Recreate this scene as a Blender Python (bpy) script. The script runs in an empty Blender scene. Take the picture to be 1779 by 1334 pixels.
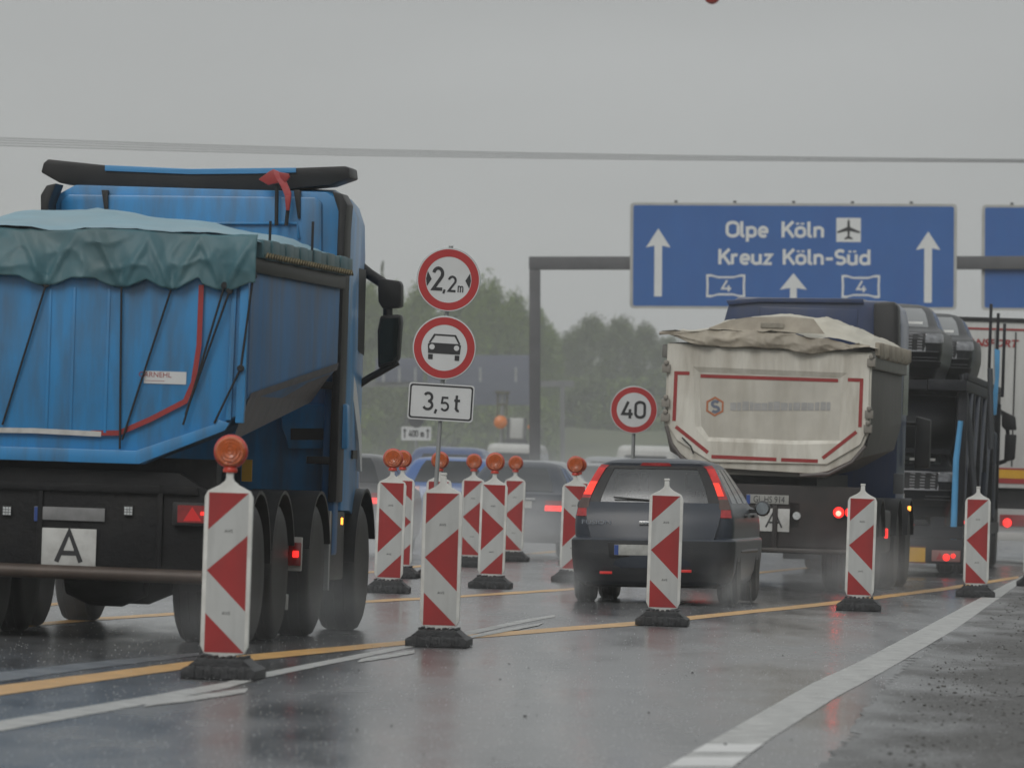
import bpy, bmesh, math, random
from mathutils import Vector, Matrix, noise as mn
rnd = random.Random(7)
R = math.radians
S = bpy.context.scene
COL = S.collection

# ------------------------------------------------------------------ camera
F, W, H, HC = 13500.0, 1779.0, 1334.0, 1.395
ROLL = math.atan(0.0327)
PITCH = math.atan(140 * math.cos(ROLL) / F)
_c, _s = math.cos(PITCH), math.sin(PITCH)
FWD = Vector((0, _c, _s)); _r0 = Vector((1, 0, 0)); _u0 = Vector((0, -_s, _c))
RIGHT = math.cos(ROLL) * _r0 + math.sin(ROLL) * _u0
UP = math.cos(ROLL) * _u0 - math.sin(ROLL) * _r0
EYE = Vector((0, 0, HC))
cd = bpy.data.cameras.new('camera'); cam = bpy.data.objects.new('camera', cd); COL.objects.link(cam)
M = Matrix.Identity(4)
for i in range(3):
    M[i][0], M[i][1], M[i][2], M[i][3] = RIGHT[i], UP[i], -FWD[i], EYE[i]
cam.matrix_world = M
cd.sensor_width = 36; cd.lens = 36 * F / W; cd.clip_start = 0.5; cd.clip_end = 5000
cd.dof.use_dof = True; cd.dof.focus_distance = 72; cd.dof.aperture_fstop = 7.0
S.camera = cam

# ------------------------------------------------------------------ world, sun, exposure
SUN_EL, SUN_AZ = R(38), R(200)
w = bpy.data.worlds.new('World'); S.world = w; w.use_nodes = True
nt = w.node_tree; nt.nodes.clear()
def wn(t, **k):
    n = nt.nodes.new(t)
    for a, b in k.items(): setattr(n, a, b)
    return n
out = wn('ShaderNodeOutputWorld'); bg = wn('ShaderNodeBackground'); bg.inputs[1].default_value = 0.10
sky = wn('ShaderNodeTexSky', sky_type='NISHITA', sun_disc=False, sun_elevation=SUN_EL, sun_rotation=SUN_AZ)
hsv = wn('ShaderNodeHueSaturation'); hsv.inputs['Saturation'].default_value = 0.12
nt.links.new(sky.outputs[0], hsv.inputs['Color'])
tc = wn('ShaderNodeTexCoord'); sx = wn('ShaderNodeSeparateXYZ'); nt.links.new(tc.outputs['Generated'], sx.inputs[0])
mr = wn('ShaderNodeMapRange'); mr.inputs['From Min'].default_value = 0; mr.inputs['From Max'].default_value = 1
mr.inputs['To Min'].default_value = 0.95; mr.inputs['To Max'].default_value = 2.3
nt.links.new(sx.outputs['Z'], mr.inputs['Value'])
mp = wn('ShaderNodeMapping'); mp.inputs['Scale'].default_value = (4, 4, 14); nt.links.new(tc.outputs['Generated'], mp.inputs[0])
nz = wn('ShaderNodeTexNoise'); nz.inputs['Scale'].default_value = 1.6; nz.inputs['Detail'].default_value = 4; nz.inputs['Roughness'].default_value = 0.45
nt.links.new(mp.outputs[0], nz.inputs['Vector'])
mr2 = wn('ShaderNodeMapRange'); mr2.inputs['From Min'].default_value = 0.3; mr2.inputs['From Max'].default_value = 0.7
mr2.inputs['To Min'].default_value = 0.84; mr2.inputs['To Max'].default_value = 1.12
nt.links.new(nz.outputs[0], mr2.inputs['Value'])
mul = wn('ShaderNodeMath', operation='MULTIPLY'); nt.links.new(mr.outputs[0], mul.inputs[0]); nt.links.new(mr2.outputs[0], mul.inputs[1])
vm = wn('ShaderNodeVectorMath', operation='SCALE'); vm.inputs[0].default_value = (3.64, 3.76, 3.76)
nt.links.new(mul.outputs[0], vm.inputs['Scale'])
mx = wn('ShaderNodeMixRGB'); mx.inputs[0].default_value = 0.88
nt.links.new(hsv.outputs[0], mx.inputs[1]); nt.links.new(vm.outputs[0], mx.inputs[2])
nt.links.new(mx.outputs[0], bg.inputs[0]); nt.links.new(bg.outputs[0], out.inputs[0])
sd = bpy.data.lights.new('sun', 'SUN'); sd.energy = 0.9; sd.angle = R(25); sd.color = (1, 0.97, 0.93)
sun = bpy.data.objects.new('sun', sd); COL.objects.link(sun); sun.location = (0, 0, 60)
sun.rotation_euler = (R(90) - SUN_EL, 0, R(-20))
S.view_settings.view_transform = 'Standard'; S.view_settings.look = 'None'
S.view_settings.exposure = 0.0; S.view_settings.gamma = 1
try:
    S.cycles.use_denoising = True; S.cycles.volume_bounces = 1; S.cycles.max_bounces = 8; S.cycles.transparent_max_bounces = 12
except Exception: pass

# ------------------------------------------------------------------ projection helpers
def ray(px, py): return FWD * F + RIGHT * (px - W / 2) + UP * (H / 2 - py)
def G(px, py, z=0.0):
    v = ray(px, py); return EYE + v * ((z - HC) / v.z)
def P(px, py, d):
    v = ray(px, py); return EYE + v * (d / v.y)
class Frame:
    """A vehicle's own frame: x right, y forward, z up, on the road."""
    def __init__(s, px, py, d, xl, h):
        s.h = R(h); s.loc = Vector((P(px, py, d).x - xl * math.cos(s.h), d + xl * math.sin(s.h), 0))
        s.M = Matrix.Translation(s.loc) @ Matrix.Rotation(-s.h, 4, 'Z'); s.I = s.M.inverted()
    def at_y(s, px, py, y):
        o = s.I @ EYE; v = s.I.to_3x3() @ ray(px, py); return o + v * ((y - o.y) / v.y)
    def at_x(s, px, py, x):
        o = s.I @ EYE; v = s.I.to_3x3() @ ray(px, py); return o + v * ((x - o.x) / v.x)
    def xz(s, pts, y=0.0): return [(s.at_y(a, b, y).x, s.at_y(a, b, y).z) for a, b in pts]

# ------------------------------------------------------------------ materials
MATS = {}
def mat(name, col, rough=0.5, metal=0.0, var=0.12, vs=3.0, bump=0.0, bs=40.0, coat=0.0, dirt=None, streak=False, dscale=2.0, dth=(0.45, 0.75), emis=0, ecol=None, stretch=None, spec=0.5):
    if name in MATS: return MATS[name]
    m = bpy.data.materials.new(name); m.use_nodes = True; n = m.node_tree.nodes; l = m.node_tree.links
    b = n['Principled BSDF']; b.inputs['Roughness'].default_value = rough; b.inputs['Specular IOR Level'].default_value = spec; b.inputs['Metallic'].default_value = metal
    if coat: b.inputs['Coat Weight'].default_value = coat; b.inputs['Coat Roughness'].default_value = 0.12
    t = n.new('ShaderNodeTexCoord'); src = t.outputs['Object']
    if stretch:
        q = n.new('ShaderNodeMapping'); q.inputs['Scale'].default_value = stretch; l.new(src, q.inputs[0]); src = q.outputs[0]
    nz = n.new('ShaderNodeTexNoise'); nz.inputs['Scale'].default_value = vs; nz.inputs['Detail'].default_value = 6; l.new(src, nz.inputs['Vector'])
    r = n.new('ShaderNodeMapRange'); r.inputs[1].default_value = 0.25; r.inputs[2].default_value = 0.75
    r.inputs[3].default_value = 1 - var; r.inputs[4].default_value = 1 + var; l.new(nz.outputs[0], r.inputs[0])
    sc = n.new('ShaderNodeVectorMath'); sc.operation = 'SCALE'; sc.inputs[0].default_value = col[:3]; l.new(r.outputs[0], sc.inputs['Scale'])
    cout = sc.outputs[0]
    if dirt:
        mpn = n.new('ShaderNodeMapping'); mpn.inputs['Scale'].default_value = (dscale * 3, dscale * 3, dscale * 0.5) if streak else (dscale,) * 3
        l.new(t.outputs['Object'], mpn.inputs[0])
        n2 = n.new('ShaderNodeTexNoise'); n2.inputs['Scale'].default_value = 1.3; n2.inputs['Detail'].default_value = 8; n2.inputs['Roughness'].default_value = 0.6
        l.new(mpn.outputs[0], n2.inputs['Vector'])
        r2 = n.new('ShaderNodeMapRange'); r2.inputs[1].default_value = dth[0]; r2.inputs[2].default_value = dth[1]; r2.inputs[4].default_value = dirt[3]
        l.new(n2.outputs[0], r2.inputs[0])
        mxn = n.new('ShaderNodeMixRGB'); l.new(r2.outputs[0], mxn.inputs[0]); l.new(cout, mxn.inputs[1]); mxn.inputs[2].default_value = (*dirt[:3], 1)
        cout = mxn.outputs[0]
    l.new(cout, b.inputs['Base Color'])
    if bump:
        n3 = n.new('ShaderNodeTexNoise'); n3.inputs['Scale'].default_value = bs; n3.inputs['Detail'].default_value = 4; l.new(src, n3.inputs['Vector'])
        bp = n.new('ShaderNodeBump'); bp.inputs['Strength'].default_value = bump; bp.inputs['Distance'].default_value = 0.02
        l.new(n3.outputs[0], bp.inputs['Height']); l.new(bp.outputs[0], b.inputs['Normal'])
    if emis:
        b.inputs['Emission Color'].default_value = (*(ecol or col)[:3], 1); b.inputs['Emission Strength'].default_value = emis
    MATS[name] = m; return m
def glass_mat(name, tint, wet=0.10, gr=0.12):
    m = bpy.data.materials.new(name); m.use_nodes = True; n = m.node_tree.nodes; l = m.node_tree.links
    n.remove(n['Principled BSDF']); o = n['Material Output']
    t = n.new('ShaderNodeBsdfTransparent'); t.inputs[0].default_value = (*tint, 1)
    g = n.new('ShaderNodeBsdfGlossy'); g.inputs['Roughness'].default_value = gr; g.inputs[0].default_value = (0.8, 0.82, 0.84, 1)
    fr = n.new('ShaderNodeFresnel'); fr.inputs[0].default_value = 1.5
    nz = n.new('ShaderNodeTexNoise'); nz.inputs['Scale'].default_value = 60
    ad = n.new('ShaderNodeMath'); ad.operation = 'MULTIPLY_ADD'; l.new(nz.outputs[0], ad.inputs[0]); ad.inputs[1].default_value = wet; l.new(fr.outputs[0], ad.inputs[2])
    x = n.new('ShaderNodeMixShader'); l.new(ad.outputs[0], x.inputs[0]); l.new(t.outputs[0], x.inputs[1]); l.new(g.outputs[0], x.inputs[2])
    l.new(x.outputs[0], o.inputs[0]); return m
DIRT = (0.10, 0.085, 0.07)
black = mat('black_plastic', (0.013, 0.013, 0.014), 0.45, var=0.3, dirt=(0.05, 0.045, 0.04, 0.25), spec=0.4)
chassis_m = mat('dirty_chassis', (0.008, 0.008, 0.009), 0.6, var=0.4, dirt=(0.028, 0.025, 0.022, 0.5), bump=0.3, bs=25, spec=0.25)
rubber = mat('wet_rubber', (0.010, 0.010, 0.011), 0.5, var=0.3, bump=0.2, bs=60, spec=0.3)
base_rubber = mat('recycled_rubber', (0.026, 0.027, 0.029), 0.6, var=0.35, vs=9, bump=0.5, bs=30)
steel = mat('grey_steel', (0.30, 0.31, 0.31), 0.45, 0.7, var=0.2)
galv = mat('galvanised_steel', (0.33, 0.34, 0.34), 0.5, 0.5, var=0.2, dirt=(0.2, 0.19, 0.17, 0.4))
rim_m = mat('dirty_rim', (0.09, 0.088, 0.085), 0.5, 0.3, var=0.35, dirt=(0.05, 0.042, 0.036, 0.7))
blue_paint = mat('blue_truck_paint', (0.028, 0.235, 0.52), 0.36, var=0.10, vs=1.5, coat=0.2, dirt=(0.065, 0.105, 0.145, 0.75), streak=True, dscale=1.6, dth=(0.42, 0.72))
blue_dull = mat('shaded_scuffed_blue_wall', (0.022, 0.145, 0.34), 0.55, var=0.2, vs=2, dirt=(0.09, 0.10, 0.12, 0.7), streak=True, dscale=0.9, dth=(0.42, 0.7))  # darker copy of the truck blue: side wall shade in the colour, plus scuffs
scraped = mat('scraped_steel_skirt', (0.075, 0.075, 0.085), 0.5, 0.3, var=0.35, vs=4, dirt=(0.12, 0.10, 0.09, 0.6), streak=True)
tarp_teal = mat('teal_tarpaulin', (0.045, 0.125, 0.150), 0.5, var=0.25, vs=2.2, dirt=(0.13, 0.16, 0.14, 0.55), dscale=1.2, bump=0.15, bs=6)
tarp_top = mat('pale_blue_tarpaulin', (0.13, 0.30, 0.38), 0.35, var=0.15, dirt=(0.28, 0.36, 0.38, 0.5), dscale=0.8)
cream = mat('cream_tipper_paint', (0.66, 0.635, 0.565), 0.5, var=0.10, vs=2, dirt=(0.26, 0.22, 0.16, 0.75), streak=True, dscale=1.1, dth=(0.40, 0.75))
cream_side = mat('shaded_grimy_cream_wall', (0.10, 0.095, 0.083), 0.6, var=0.25, dirt=(0.08, 0.075, 0.07, 0.8), streak=True, dth=(0.35, 0.65))  # cream side wall: shade put into the base colour, grime on top
tarp_beige = mat('beige_tarpaulin', (0.36, 0.32, 0.255), 0.55, var=0.2, vs=2.5, dirt=(0.15, 0.115, 0.085, 0.8), dscale=1.3, bump=0.2, bs=7)
tarp_cream = mat('cream_tarpaulin', (0.50, 0.47, 0.39), 0.5, var=0.12, dirt=(0.33, 0.28, 0.2, 0.5), dscale=0.9)
navy = mat('navy_cab_paint', (0.022, 0.042, 0.115), 0.35, var=0.15, coat=0.3, dirt=(0.06, 0.065, 0.08, 0.4), streak=True)
strut_blue = mat('light_blue_strut', (0.09, 0.33, 0.60), 0.4, var=0.15)
red_tape = mat('red_reflective_tape', (0.30, 0.028, 0.026), 0.45, var=0.15)
beacon_red = mat('beacon_red_sheet', (0.33, 0.022, 0.022), 0.4, var=0.10, vs=6, dirt=(0.16, 0.03, 0.03, 0.4), streak=True)
beacon_white = mat('beacon_white_sheet', (0.47, 0.48, 0.47), 0.42, var=0.06, vs=6, dirt=(0.28, 0.28, 0.27, 0.45), streak=True)
beacon_frame = mat('beacon_white_frame', (0.66, 0.66, 0.63), 0.5, var=0.10, vs=8, dirt=(0.35, 0.34, 0.31, 0.5), dscale=5)
lamp_red = mat('lamp_red_housing', (0.50, 0.035, 0.015), 0.35, var=0.12)
lamp_orange = mat('lamp_orange_lens', (0.46, 0.088, 0.010), 0.18, var=0.3, vs=30, bump=0.4, bs=60, coat=0.5)
sign_white = mat('sign_white', (0.60, 0.61, 0.61), 0.45, var=0.05, dirt=(0.45, 0.45, 0.43, 0.3))
sign_red = mat('sign_red', (0.40, 0.025, 0.025), 0.42, var=0.08)
sign_black = mat('sign_black', (0.02, 0.02, 0.022), 0.5)
sign_blue = mat('motorway_blue', (0.030, 0.120, 0.36), 0.45, var=0.07, vs=1.0, dirt=(0.03, 0.09, 0.32, 0.4), streak=True, dscale=0.5)
sign_pale = mat('sign_lettering_white', (0.68, 0.69, 0.68), 0.5, var=0.04)
gantry_m = mat('gantry_grey_paint', (0.105, 0.105, 0.110), 0.6, var=0.15, dirt=(0.12, 0.12, 0.12, 0.4))
plate_white = mat('plate_white', (0.52, 0.52, 0.50), 0.5, var=0.1, vs=8, dirt=(0.22, 0.2, 0.17, 0.6), dscale=5)
plate_grey = mat('dirty_number_plate', (0.20, 0.20, 0.20), 0.5, var=0.25, vs=9)
euro_blue = mat('plate_blue_strip', (0.02, 0.06, 0.25), 0.5)
red_lens = mat('red_lens', (0.24, 0.008, 0.008), 0.18, var=0.25, vs=25, coat=0.5)
red_lit = mat('lit_red_lamp', (0.8, 0.03, 0.02), 0.3, emis=1.7, ecol=(1, 0.022, 0.018))
red_glow = mat('glowing_red_reflector', (0.6, 0.03, 0.025), 0.3, emis=0.06, ecol=(1, 0.03, 0.02))  # faint glow put into the bumper reflectors, which are no lamps
hot_core = mat('hot_lamp_core', (0.9, 0.3, 0.2), 0.3, emis=24.0, ecol=(1, 0.030, 0.022))
amber_lit = mat('lit_amber_lamp', (0.9, 0.3, 0.03), 0.3, emis=3.0, ecol=(1, 0.33, 0.04))
clear_lens = mat('clear_lens', (0.5, 0.52, 0.52), 0.2, var=0.3, vs=30, coat=0.4)
wood = mat('trim_interior', (0.02, 0.02, 0.022), 0.8)
rope_m = mat('dark_rope', (0.012, 0.012, 0.013), 0.7)
yellow_m = mat('yellow_reflective', (0.58, 0.32, 0.02), 0.45, var=0.1)
white_paint = mat('white_box_paint', (0.50, 0.50, 0.48), 0.45, var=0.06, vs=1.5, dirt=(0.34, 0.33, 0.31, 0.5), streak=True)
car_grey = mat('dark_grey_car_paint', (0.025, 0.032, 0.046), 0.36, var=0.12, coat=0.1, spec=0.4, dirt=(0.045, 0.045, 0.047, 0.45), dscale=1.6)
car_black = mat('black_car_paint', (0.006, 0.006, 0.008), 0.35, var=0.2, spec=0.3)
car_blue = mat('blue_car_paint', (0.035, 0.10, 0.29), 0.3, var=0.1, coat=0.5)
car_silver = mat('silver_car_paint', (0.25, 0.26, 0.27), 0.3, 0.3, var=0.1, coat=0.4)
chrome = mat('chrome_trim', (0.6, 0.6, 0.6), 0.2, 0.9)
glass_car = glass_mat('car_glass', (0.80, 0.86, 0.84), 0.11, 0.3)
glass_dark = glass_mat('tinted_glass', (0.06, 0.07, 0.07))

# ------------------------------------------------------------------ mesh builder
class MB:
    def __init__(s): s.v = []; s.f = []; s.m = []
    def add(s, vs, fs, m=0):
        o = len(s.v); s.v += [Vector(p) for p in vs]
        for f in fs: s.f.append(tuple(i + o for i in f)); s.m.append(m)
        return s
    def box(s, x0, x1, y0, y1, z0, z1, m=0):
        return s.add([(x, y, z) for x in (x0, x1) for y in (y0, y1) for z in (z0, z1)],
                     [(0, 1, 3, 2), (4, 6, 7, 5), (0, 4, 5, 1), (2, 3, 7, 6), (0, 2, 6, 4), (1, 5, 7, 3)], m)
    def prism(s, poly, a0, a1, axis='y', m=0):
        n = len(poly)
        def pt(p, a): return (p[0], a, p[1]) if axis == 'y' else (a, p[0], p[1]) if axis == 'x' else (p[0], p[1], a)
        vs = [pt(p, a0) for p in poly] + [pt(p, a1) for p in poly]
        return s.add(vs, [tuple(range(n)), tuple(range(2 * n - 1, n - 1, -1))] + [(i, (i + 1) % n, n + (i + 1) % n, n + i) for i in range(n)], m)
    def loop_faces(s, rings, closed=True, cap=True, m=0):
        n = len(rings[0]); vs = [p for r in rings for p in r]; fs = []
        for a in range(len(rings) - 1):
            for i in range(n if closed else n - 1):
                j = (i + 1) % n; fs.append((a * n + i, a * n + j, (a + 1) * n + j, (a + 1) * n + i))
        if cap and closed: fs += [tuple(range(n)), tuple(range((len(rings) - 1) * n, len(rings) * n))]
        return s.add(vs, fs, m)
    def tube(s, pts, r, n=8, m=0):
        pts = [Vector(p) for p in pts]; rings = []
        for i, p in enumerate(pts):
            t = (pts[min(i + 1, len(pts) - 1)] - pts[max(i - 1, 0)]).normalized()
            a = t.cross(Vector((0, 0, 1)) if abs(t.z) < 0.9 else Vector((1, 0, 0))).normalized(); b = t.cross(a)
            rr = r[i] if isinstance(r, (list, tuple)) else r
            rings.append([p + (a * math.cos(k * 2 * math.pi / n) + b * math.sin(k * 2 * math.pi / n)) * rr for k in range(n)])
        return s.loop_faces(rings, m=m)
    def lathe(s, prof, c, ax, n=24, m=0):
        ax = Vector(ax).normalized(); a = ax.cross(Vector((0, 0, 1)) if abs(ax.z) < 0.9 else Vector((1, 0, 0))).normalized(); b = ax.cross(a); c = Vector(c)
        return s.loop_faces([[c + ax * h + (a * math.cos(k * 2 * math.pi / n) + b * math.sin(k * 2 * math.pi / n)) * max(r, 1e-4) for k in range(n)] for r, h in prof], m=m)
    def disc(s, cx, cz, r, y, n=40, m=0, r2=None):
        A = [(cx + r * math.cos(k * 2 * math.pi / n), y, cz + r * math.sin(k * 2 * math.pi / n)) for k in range(n)]
        if r2 is None: return s.add(A, [tuple(range(n))], m)
        B = [(cx + r2 * math.cos(k * 2 * math.pi / n), y, cz + r2 * math.sin(k * 2 * math.pi / n)) for k in range(n)]
        return s.add(A + B, [(i, (i + 1) % n, n + (i + 1) % n, n + i) for i in range(n)], m)
    def poly(s, pts, y, m=0): return s.add([(a, y, b) for a, b in pts], [tuple(range(len(pts)))], m)
    def build(s, name, mats, parent=None, smooth=None, bevel=0, loc=None, recalc=True):
        me = bpy.data.meshes.new(name); me.from_pydata([tuple(p) for p in s.v], [], s.f)
        for q in (mats if isinstance(mats, (list, tuple)) else [mats]): me.materials.append(q)
        for p, k in zip(me.polygons, s.m): p.material_index = k
        if recalc or bevel:
            bm = bmesh.new(); bm.from_mesh(me); bmesh.ops.recalc_face_normals(bm, faces=bm.faces)
            if bevel:
                es = [e for e in bm.edges if len(e.link_faces) == 2 and e.calc_face_angle(0) > 0.5]
                bmesh.ops.bevel(bm, geom=es, offset=bevel, segments=2, affect='EDGES', profile=0.6, clamp_overlap=True)
            bm.to_mesh(me); bm.free()
        if smooth is None and bevel: smooth = 35
        if smooth:
            for p in me.polygons: p.use_smooth = True
            me.set_sharp_from_angle(angle=R(smooth))
        o = bpy.data.objects.new(name, me); COL.objects.link(o)
        if parent: o.parent = parent
        if loc: o.location = loc
        return o
def crease(x, y, z, f=1.0):
    """Sharp cloth creases: narrow ridges where a noise field crosses zero."""
    a = mn.noise(Vector((x * 2.6 * f, y * 2.6 * f, z * 3.2 * f))); b = mn.noise(Vector((x * 5.5 * f + 7, y * 5.5 * f, z * 4.0 * f + 3)))
    return (1 - min(1, abs(a) * 3.2)) ** 2 * 1.0 + (1 - min(1, abs(b) * 3.0)) ** 2 * .45 + .5 * a
def tag(o, label=None, cat=None, group=None, kind=None):
    if label: o['label'] = label
    if cat: o['category'] = cat
    if group: o['group'] = group
    if kind: o['kind'] = kind
    return o
def thing(name, label, cat, loc=(0, 0, 0), rz=0, group=None):
    o = bpy.data.objects.new(name, None); COL.objects.link(o); o.location = loc; o.rotation_euler = (0, 0, rz)
    o.empty_display_size = 0.2
    return tag(o, label, cat, group)
def copy_tree(o, parent=None):
    c = o.copy(); COL.objects.link(c)
    if parent: c.parent = parent
    for ch in o.children: copy_tree(ch, c)
    return c

# ------------------------------------------------------------------ lettering: single-stroke road lettering and small print
def arc(cx, cy, rx, ry, a0, a1, n=10):
    return [(cx + rx * math.cos(R(a0 + (a1 - a0) * i / n)), cy + ry * math.sin(R(a0 + (a1 - a0) * i / n))) for i in range(n + 1)]
def stad(cx, lo, hi, rx):
    ry = min(rx, (hi - lo) / 2)
    p = arc(cx, hi - ry, rx, ry, 0, 180) + arc(cx, lo + ry, rx, ry, 180, 360); return p + [p[0], p[1]]
DOTS = [[(0.13, 0.80), (0.13, 0.92)], [(0.34, 0.80), (0.34, 0.92)]]
GL = {
 '0': (.58, [stad(.28, .07, .93, .21)]), 'O': (.66, [stad(.32, .07, .93, .25)]),
 '2': (.58, [arc(.28, .70, .21, .23, 170, -30) + [(.09, .07), (.52, .07)]]),
 '3': (.56, [arc(.26, .71, .19, .22, 150, -85), arc(.26, .29, .22, .22, 88, -155)]),
 '4': (.60, [[(.33, .95), (.07, .25), (.54, .25)], [(.41, .52), (.41, 0)]]),
 '5': (.56, [[(.46, .93), (.13, .93), (.10, .56)] + arc(.27, .33, .21, .26, 115, -150)]),
 ',': (.26, [[(.14, .12), (.06, -.13)]]), ' ': (.42, []), '-': (.42, [[(.05, .38), (.36, .38)]]),
 'm': (.66, [[(.07, 0), (.07, .68)], arc(.19, .48, .12, .14, 180, 0) + [(.31, 0)], arc(.43, .48, .12, .14, 180, 0) + [(.55, 0)]]),
 'n': (.50, [[(.07, 0), (.07, .68)], arc(.23, .44, .16, .18, 180, 0) + [(.39, 0)]]),
 't': (.42, [[(.15, .92), (.15, .2)] + arc(.28, .2, .13, .13, 180, 290), [(.01, .63), (.36, .63)]]),
 'l': (.26, [[(.07, 1), (.07, .18)] + arc(.18, .18, .11, .11, 180, 280)]),
 'p': (.54, [[(.07, .68), (.07, -.28)], stad(.25, .07, .61, .18)]), 'd': (.54, [[(.43, 1), (.43, 0)], stad(.25, .07, .61, .18)]),
 'e': (.52, [[(.09, .34), (.41, .34)] + arc(.25, .40, .17, .22, 0, 180) + arc(.25, .28, .17, .22, 180, 320)]),
 'o': (.54, [stad(.25, .07, .61, .18)]), 'ö': (.54, [stad(.25, .07, .61, .18)] + DOTS),
 'u': (.54, [[(.07, .68), (.07, .22)] + arc(.24, .22, .17, .16, 180, 360) + [(.41, .68)], [(.41, .3), (.41, 0)]]),
 'r': (.38, [[(.07, 0), (.07, .68)], arc(.22, .43, .15, .18, 180, 60)]), 'z': (.46, [[(.05, .62), (.36, .62), (.06, .06), (.38, .06)]]),
 'K': (.56, [[(.07, 0), (.07, 1)], [(.50, 1), (.09, .40)], [(.22, .58), (.52, 0)]]),
 'S': (.56, [arc(.27, .70, .19, .22, 35, 270) + arc(.27, .28, .20, .21, 88, -145)]),
 'A': (.60, [[(.03, 0), (.28, .96), (.53, 0)], [(.13, .28), (.43, .28)]]),
}
GL['ü'] = (.54, GL['u'][1] + DOTS)
def ribbon(mb, pts, t, y, m=0):
    pts = [Vector(p) for p in pts]; L = []; Q = []
    for i, p in enumerate(pts):
        a = (p - pts[i - 1]).normalized() if i else None; b = (pts[i + 1] - p).normalized() if i < len(pts) - 1 else None
        d = ((a or b) + (b or a)); d = d.normalized() if d.length > 1e-3 else (a or b)
        nrm = Vector((-d.y, d.x)); k = 1 / max(0.5, abs(nrm.dot(Vector((-(a or b).y, (a or b).x)))))
        L.append(p + nrm * t / 2 * k); Q.append(p - nrm * t / 2 * k)
    n = len(pts)
    mb.add([(q.x, y, q.y) for q in L + Q], [(i, i + 1, n + i + 1, n + i) for i in range(n - 1)], m)
def road_text(mb, s, x0, z0, h, width=None, t=0.135, y=0.0, m=0, center=False):
    adv = sum(GL[c][0] for c in s) - 0.08; k = (width / adv) if width else h
    if center: x0 -= adv * k / 2
    e = 0
    for c in s:
        for pl in GL[c][1]:
            ribbon(mb, [(x0 + a * k, z0 + b * h) for a, b in pl], t * h, y - 0.0004 * (e % 4), m); e += 1
        x0 += GL[c][0] * k
def small_print(name, body, size, material, parent, loc, rot=(R(90), 0, 0), sx=1.0, shear=0.0, bold=0.0):
    c = bpy.data.curves.new(name, 'FONT'); c.body = body; c.size = size; c.align_x = 'CENTER'; c.align_y = 'CENTER'; c.shear = shear; c.resolution_u = 3; c.offset = bold
    t = bpy.data.objects.new(name, c); me = bpy.data.meshes.new_from_object(t); bpy.data.objects.remove(t)
    me.materials.clear(); me.materials.append(material)
    o = bpy.data.objects.new(name, me); COL.objects.link(o); o.parent = parent; o.location = loc; o.rotation_euler = rot; o.scale = (sx, 1, 1)
    return o

# ------------------------------------------------------------------ ground, road, markings
def wet_road():
    m = bpy.data.materials.new('wet_concrete_road'); m.use_nodes = True; n = m.node_tree.nodes; l = m.node_tree.links; b = n['Principled BSDF']
    t = n.new('ShaderNodeTexCoord')
    def noise(scale, stretch, detail=5, rot=0.0):
        q = n.new('ShaderNodeMapping'); q.inputs['Scale'].default_value = stretch; q.inputs['Rotation'].default_value = (0, 0, rot); l.new(t.outputs['Object'], q.inputs[0])
        z = n.new('ShaderNodeTexNoise'); z.inputs['Scale'].default_value = scale; z.inputs['Detail'].default_value = detail; l.new(q.outputs[0], z.inputs['Vector']); return z.outputs[0]
    def rng(src, a, bb, c, d):
        r = n.new('ShaderNodeMapRange'); r.inputs[1].default_value = a; r.inputs[2].default_value = bb; r.inputs[3].default_value = c; r.inputs[4].default_value = d; l.new(src, r.inputs[0]); return r.outputs[0]
    big = noise(0.35, (1.0, 0.16, 1), 5, R(-6)); mid = noise(1.3, (1.6, 0.35, 1), 6, R(-6)); fine = noise(55, (1, 0.5, 1), 4); groove = noise(7, (0.25, 1.0, 1), 5)
    pud = noise(0.8, (1.3, 0.10, 1), 5, R(-6))
    mu = n.new('ShaderNodeMath'); mu.operation = 'MULTIPLY'; l.new(rng(big, .3, .7, .78, 1.2), mu.inputs[0]); l.new(rng(mid, .3, .7, .75, 1.22), mu.inputs[1])
    mu2 = n.new('ShaderNodeMath'); mu2.operation = 'MULTIPLY'; l.new(mu.outputs[0], mu2.inputs[0]); l.new(rng(fine, .3, .7, .66, 1.36), mu2.inputs[1])
    mu3 = n.new('ShaderNodeMath'); mu3.operation = 'MULTIPLY'; l.new(mu2.outputs[0], mu3.inputs[0]); l.new(rng(groove, .35, .65, .68, 1.26), mu3.inputs[1])
    sc = n.new('ShaderNodeVectorMath'); sc.operation = 'SCALE'; sc.inputs[0].default_value = (0.085, 0.086, 0.088); l.new(mu3.outputs[0], sc.inputs['Scale'])
    l.new(sc.outputs[0], b.inputs['Base Color'])
    ra = n.new('ShaderNodeMath'); ra.operation = 'MULTIPLY'; l.new(rng(pud, .32, .68, .12, .31), ra.inputs[0]); l.new(rng(mid, .3, .7, .8, 1.15), ra.inputs[1])
    l.new(ra.outputs[0], b.inputs['Roughness'])
    bp = n.new('ShaderNodeBump'); bp.inputs['Strength'].default_value = 0.18; bp.inputs['Distance'].default_value = 0.005
    ad = n.new('ShaderNodeMath'); ad.operation = 'MULTIPLY_ADD'; l.new(fine, ad.inputs[0]); ad.inputs[1].default_value = 0.6; l.new(groove, ad.inputs[2])
    l.new(ad.outputs[0], bp.inputs['Height']); l.new(bp.outputs[0], b.inputs['Normal'])
    return m
road_m = wet_road()
soil = mat('wet_grass_soil', (0.055, 0.070, 0.030), 0.8, var=0.4, vs=0.5, dirt=(0.09, 0.08, 0.05, 0.6), dscale=0.15, bump=0.6, bs=3)
g = MB().add([(-420, -40, -0.02), (420, -40, -0.02), (420, 820, -0.02), (-420, 820, -0.02)], [(0, 1, 2, 3)])
tag(g.build('ground', soil), kind='structure')
HD = math.tan(R(6.2))
def lane_x(y): return HD * (y - 60)
ys = [-30 + 15 * i for i in range(42)]
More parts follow.
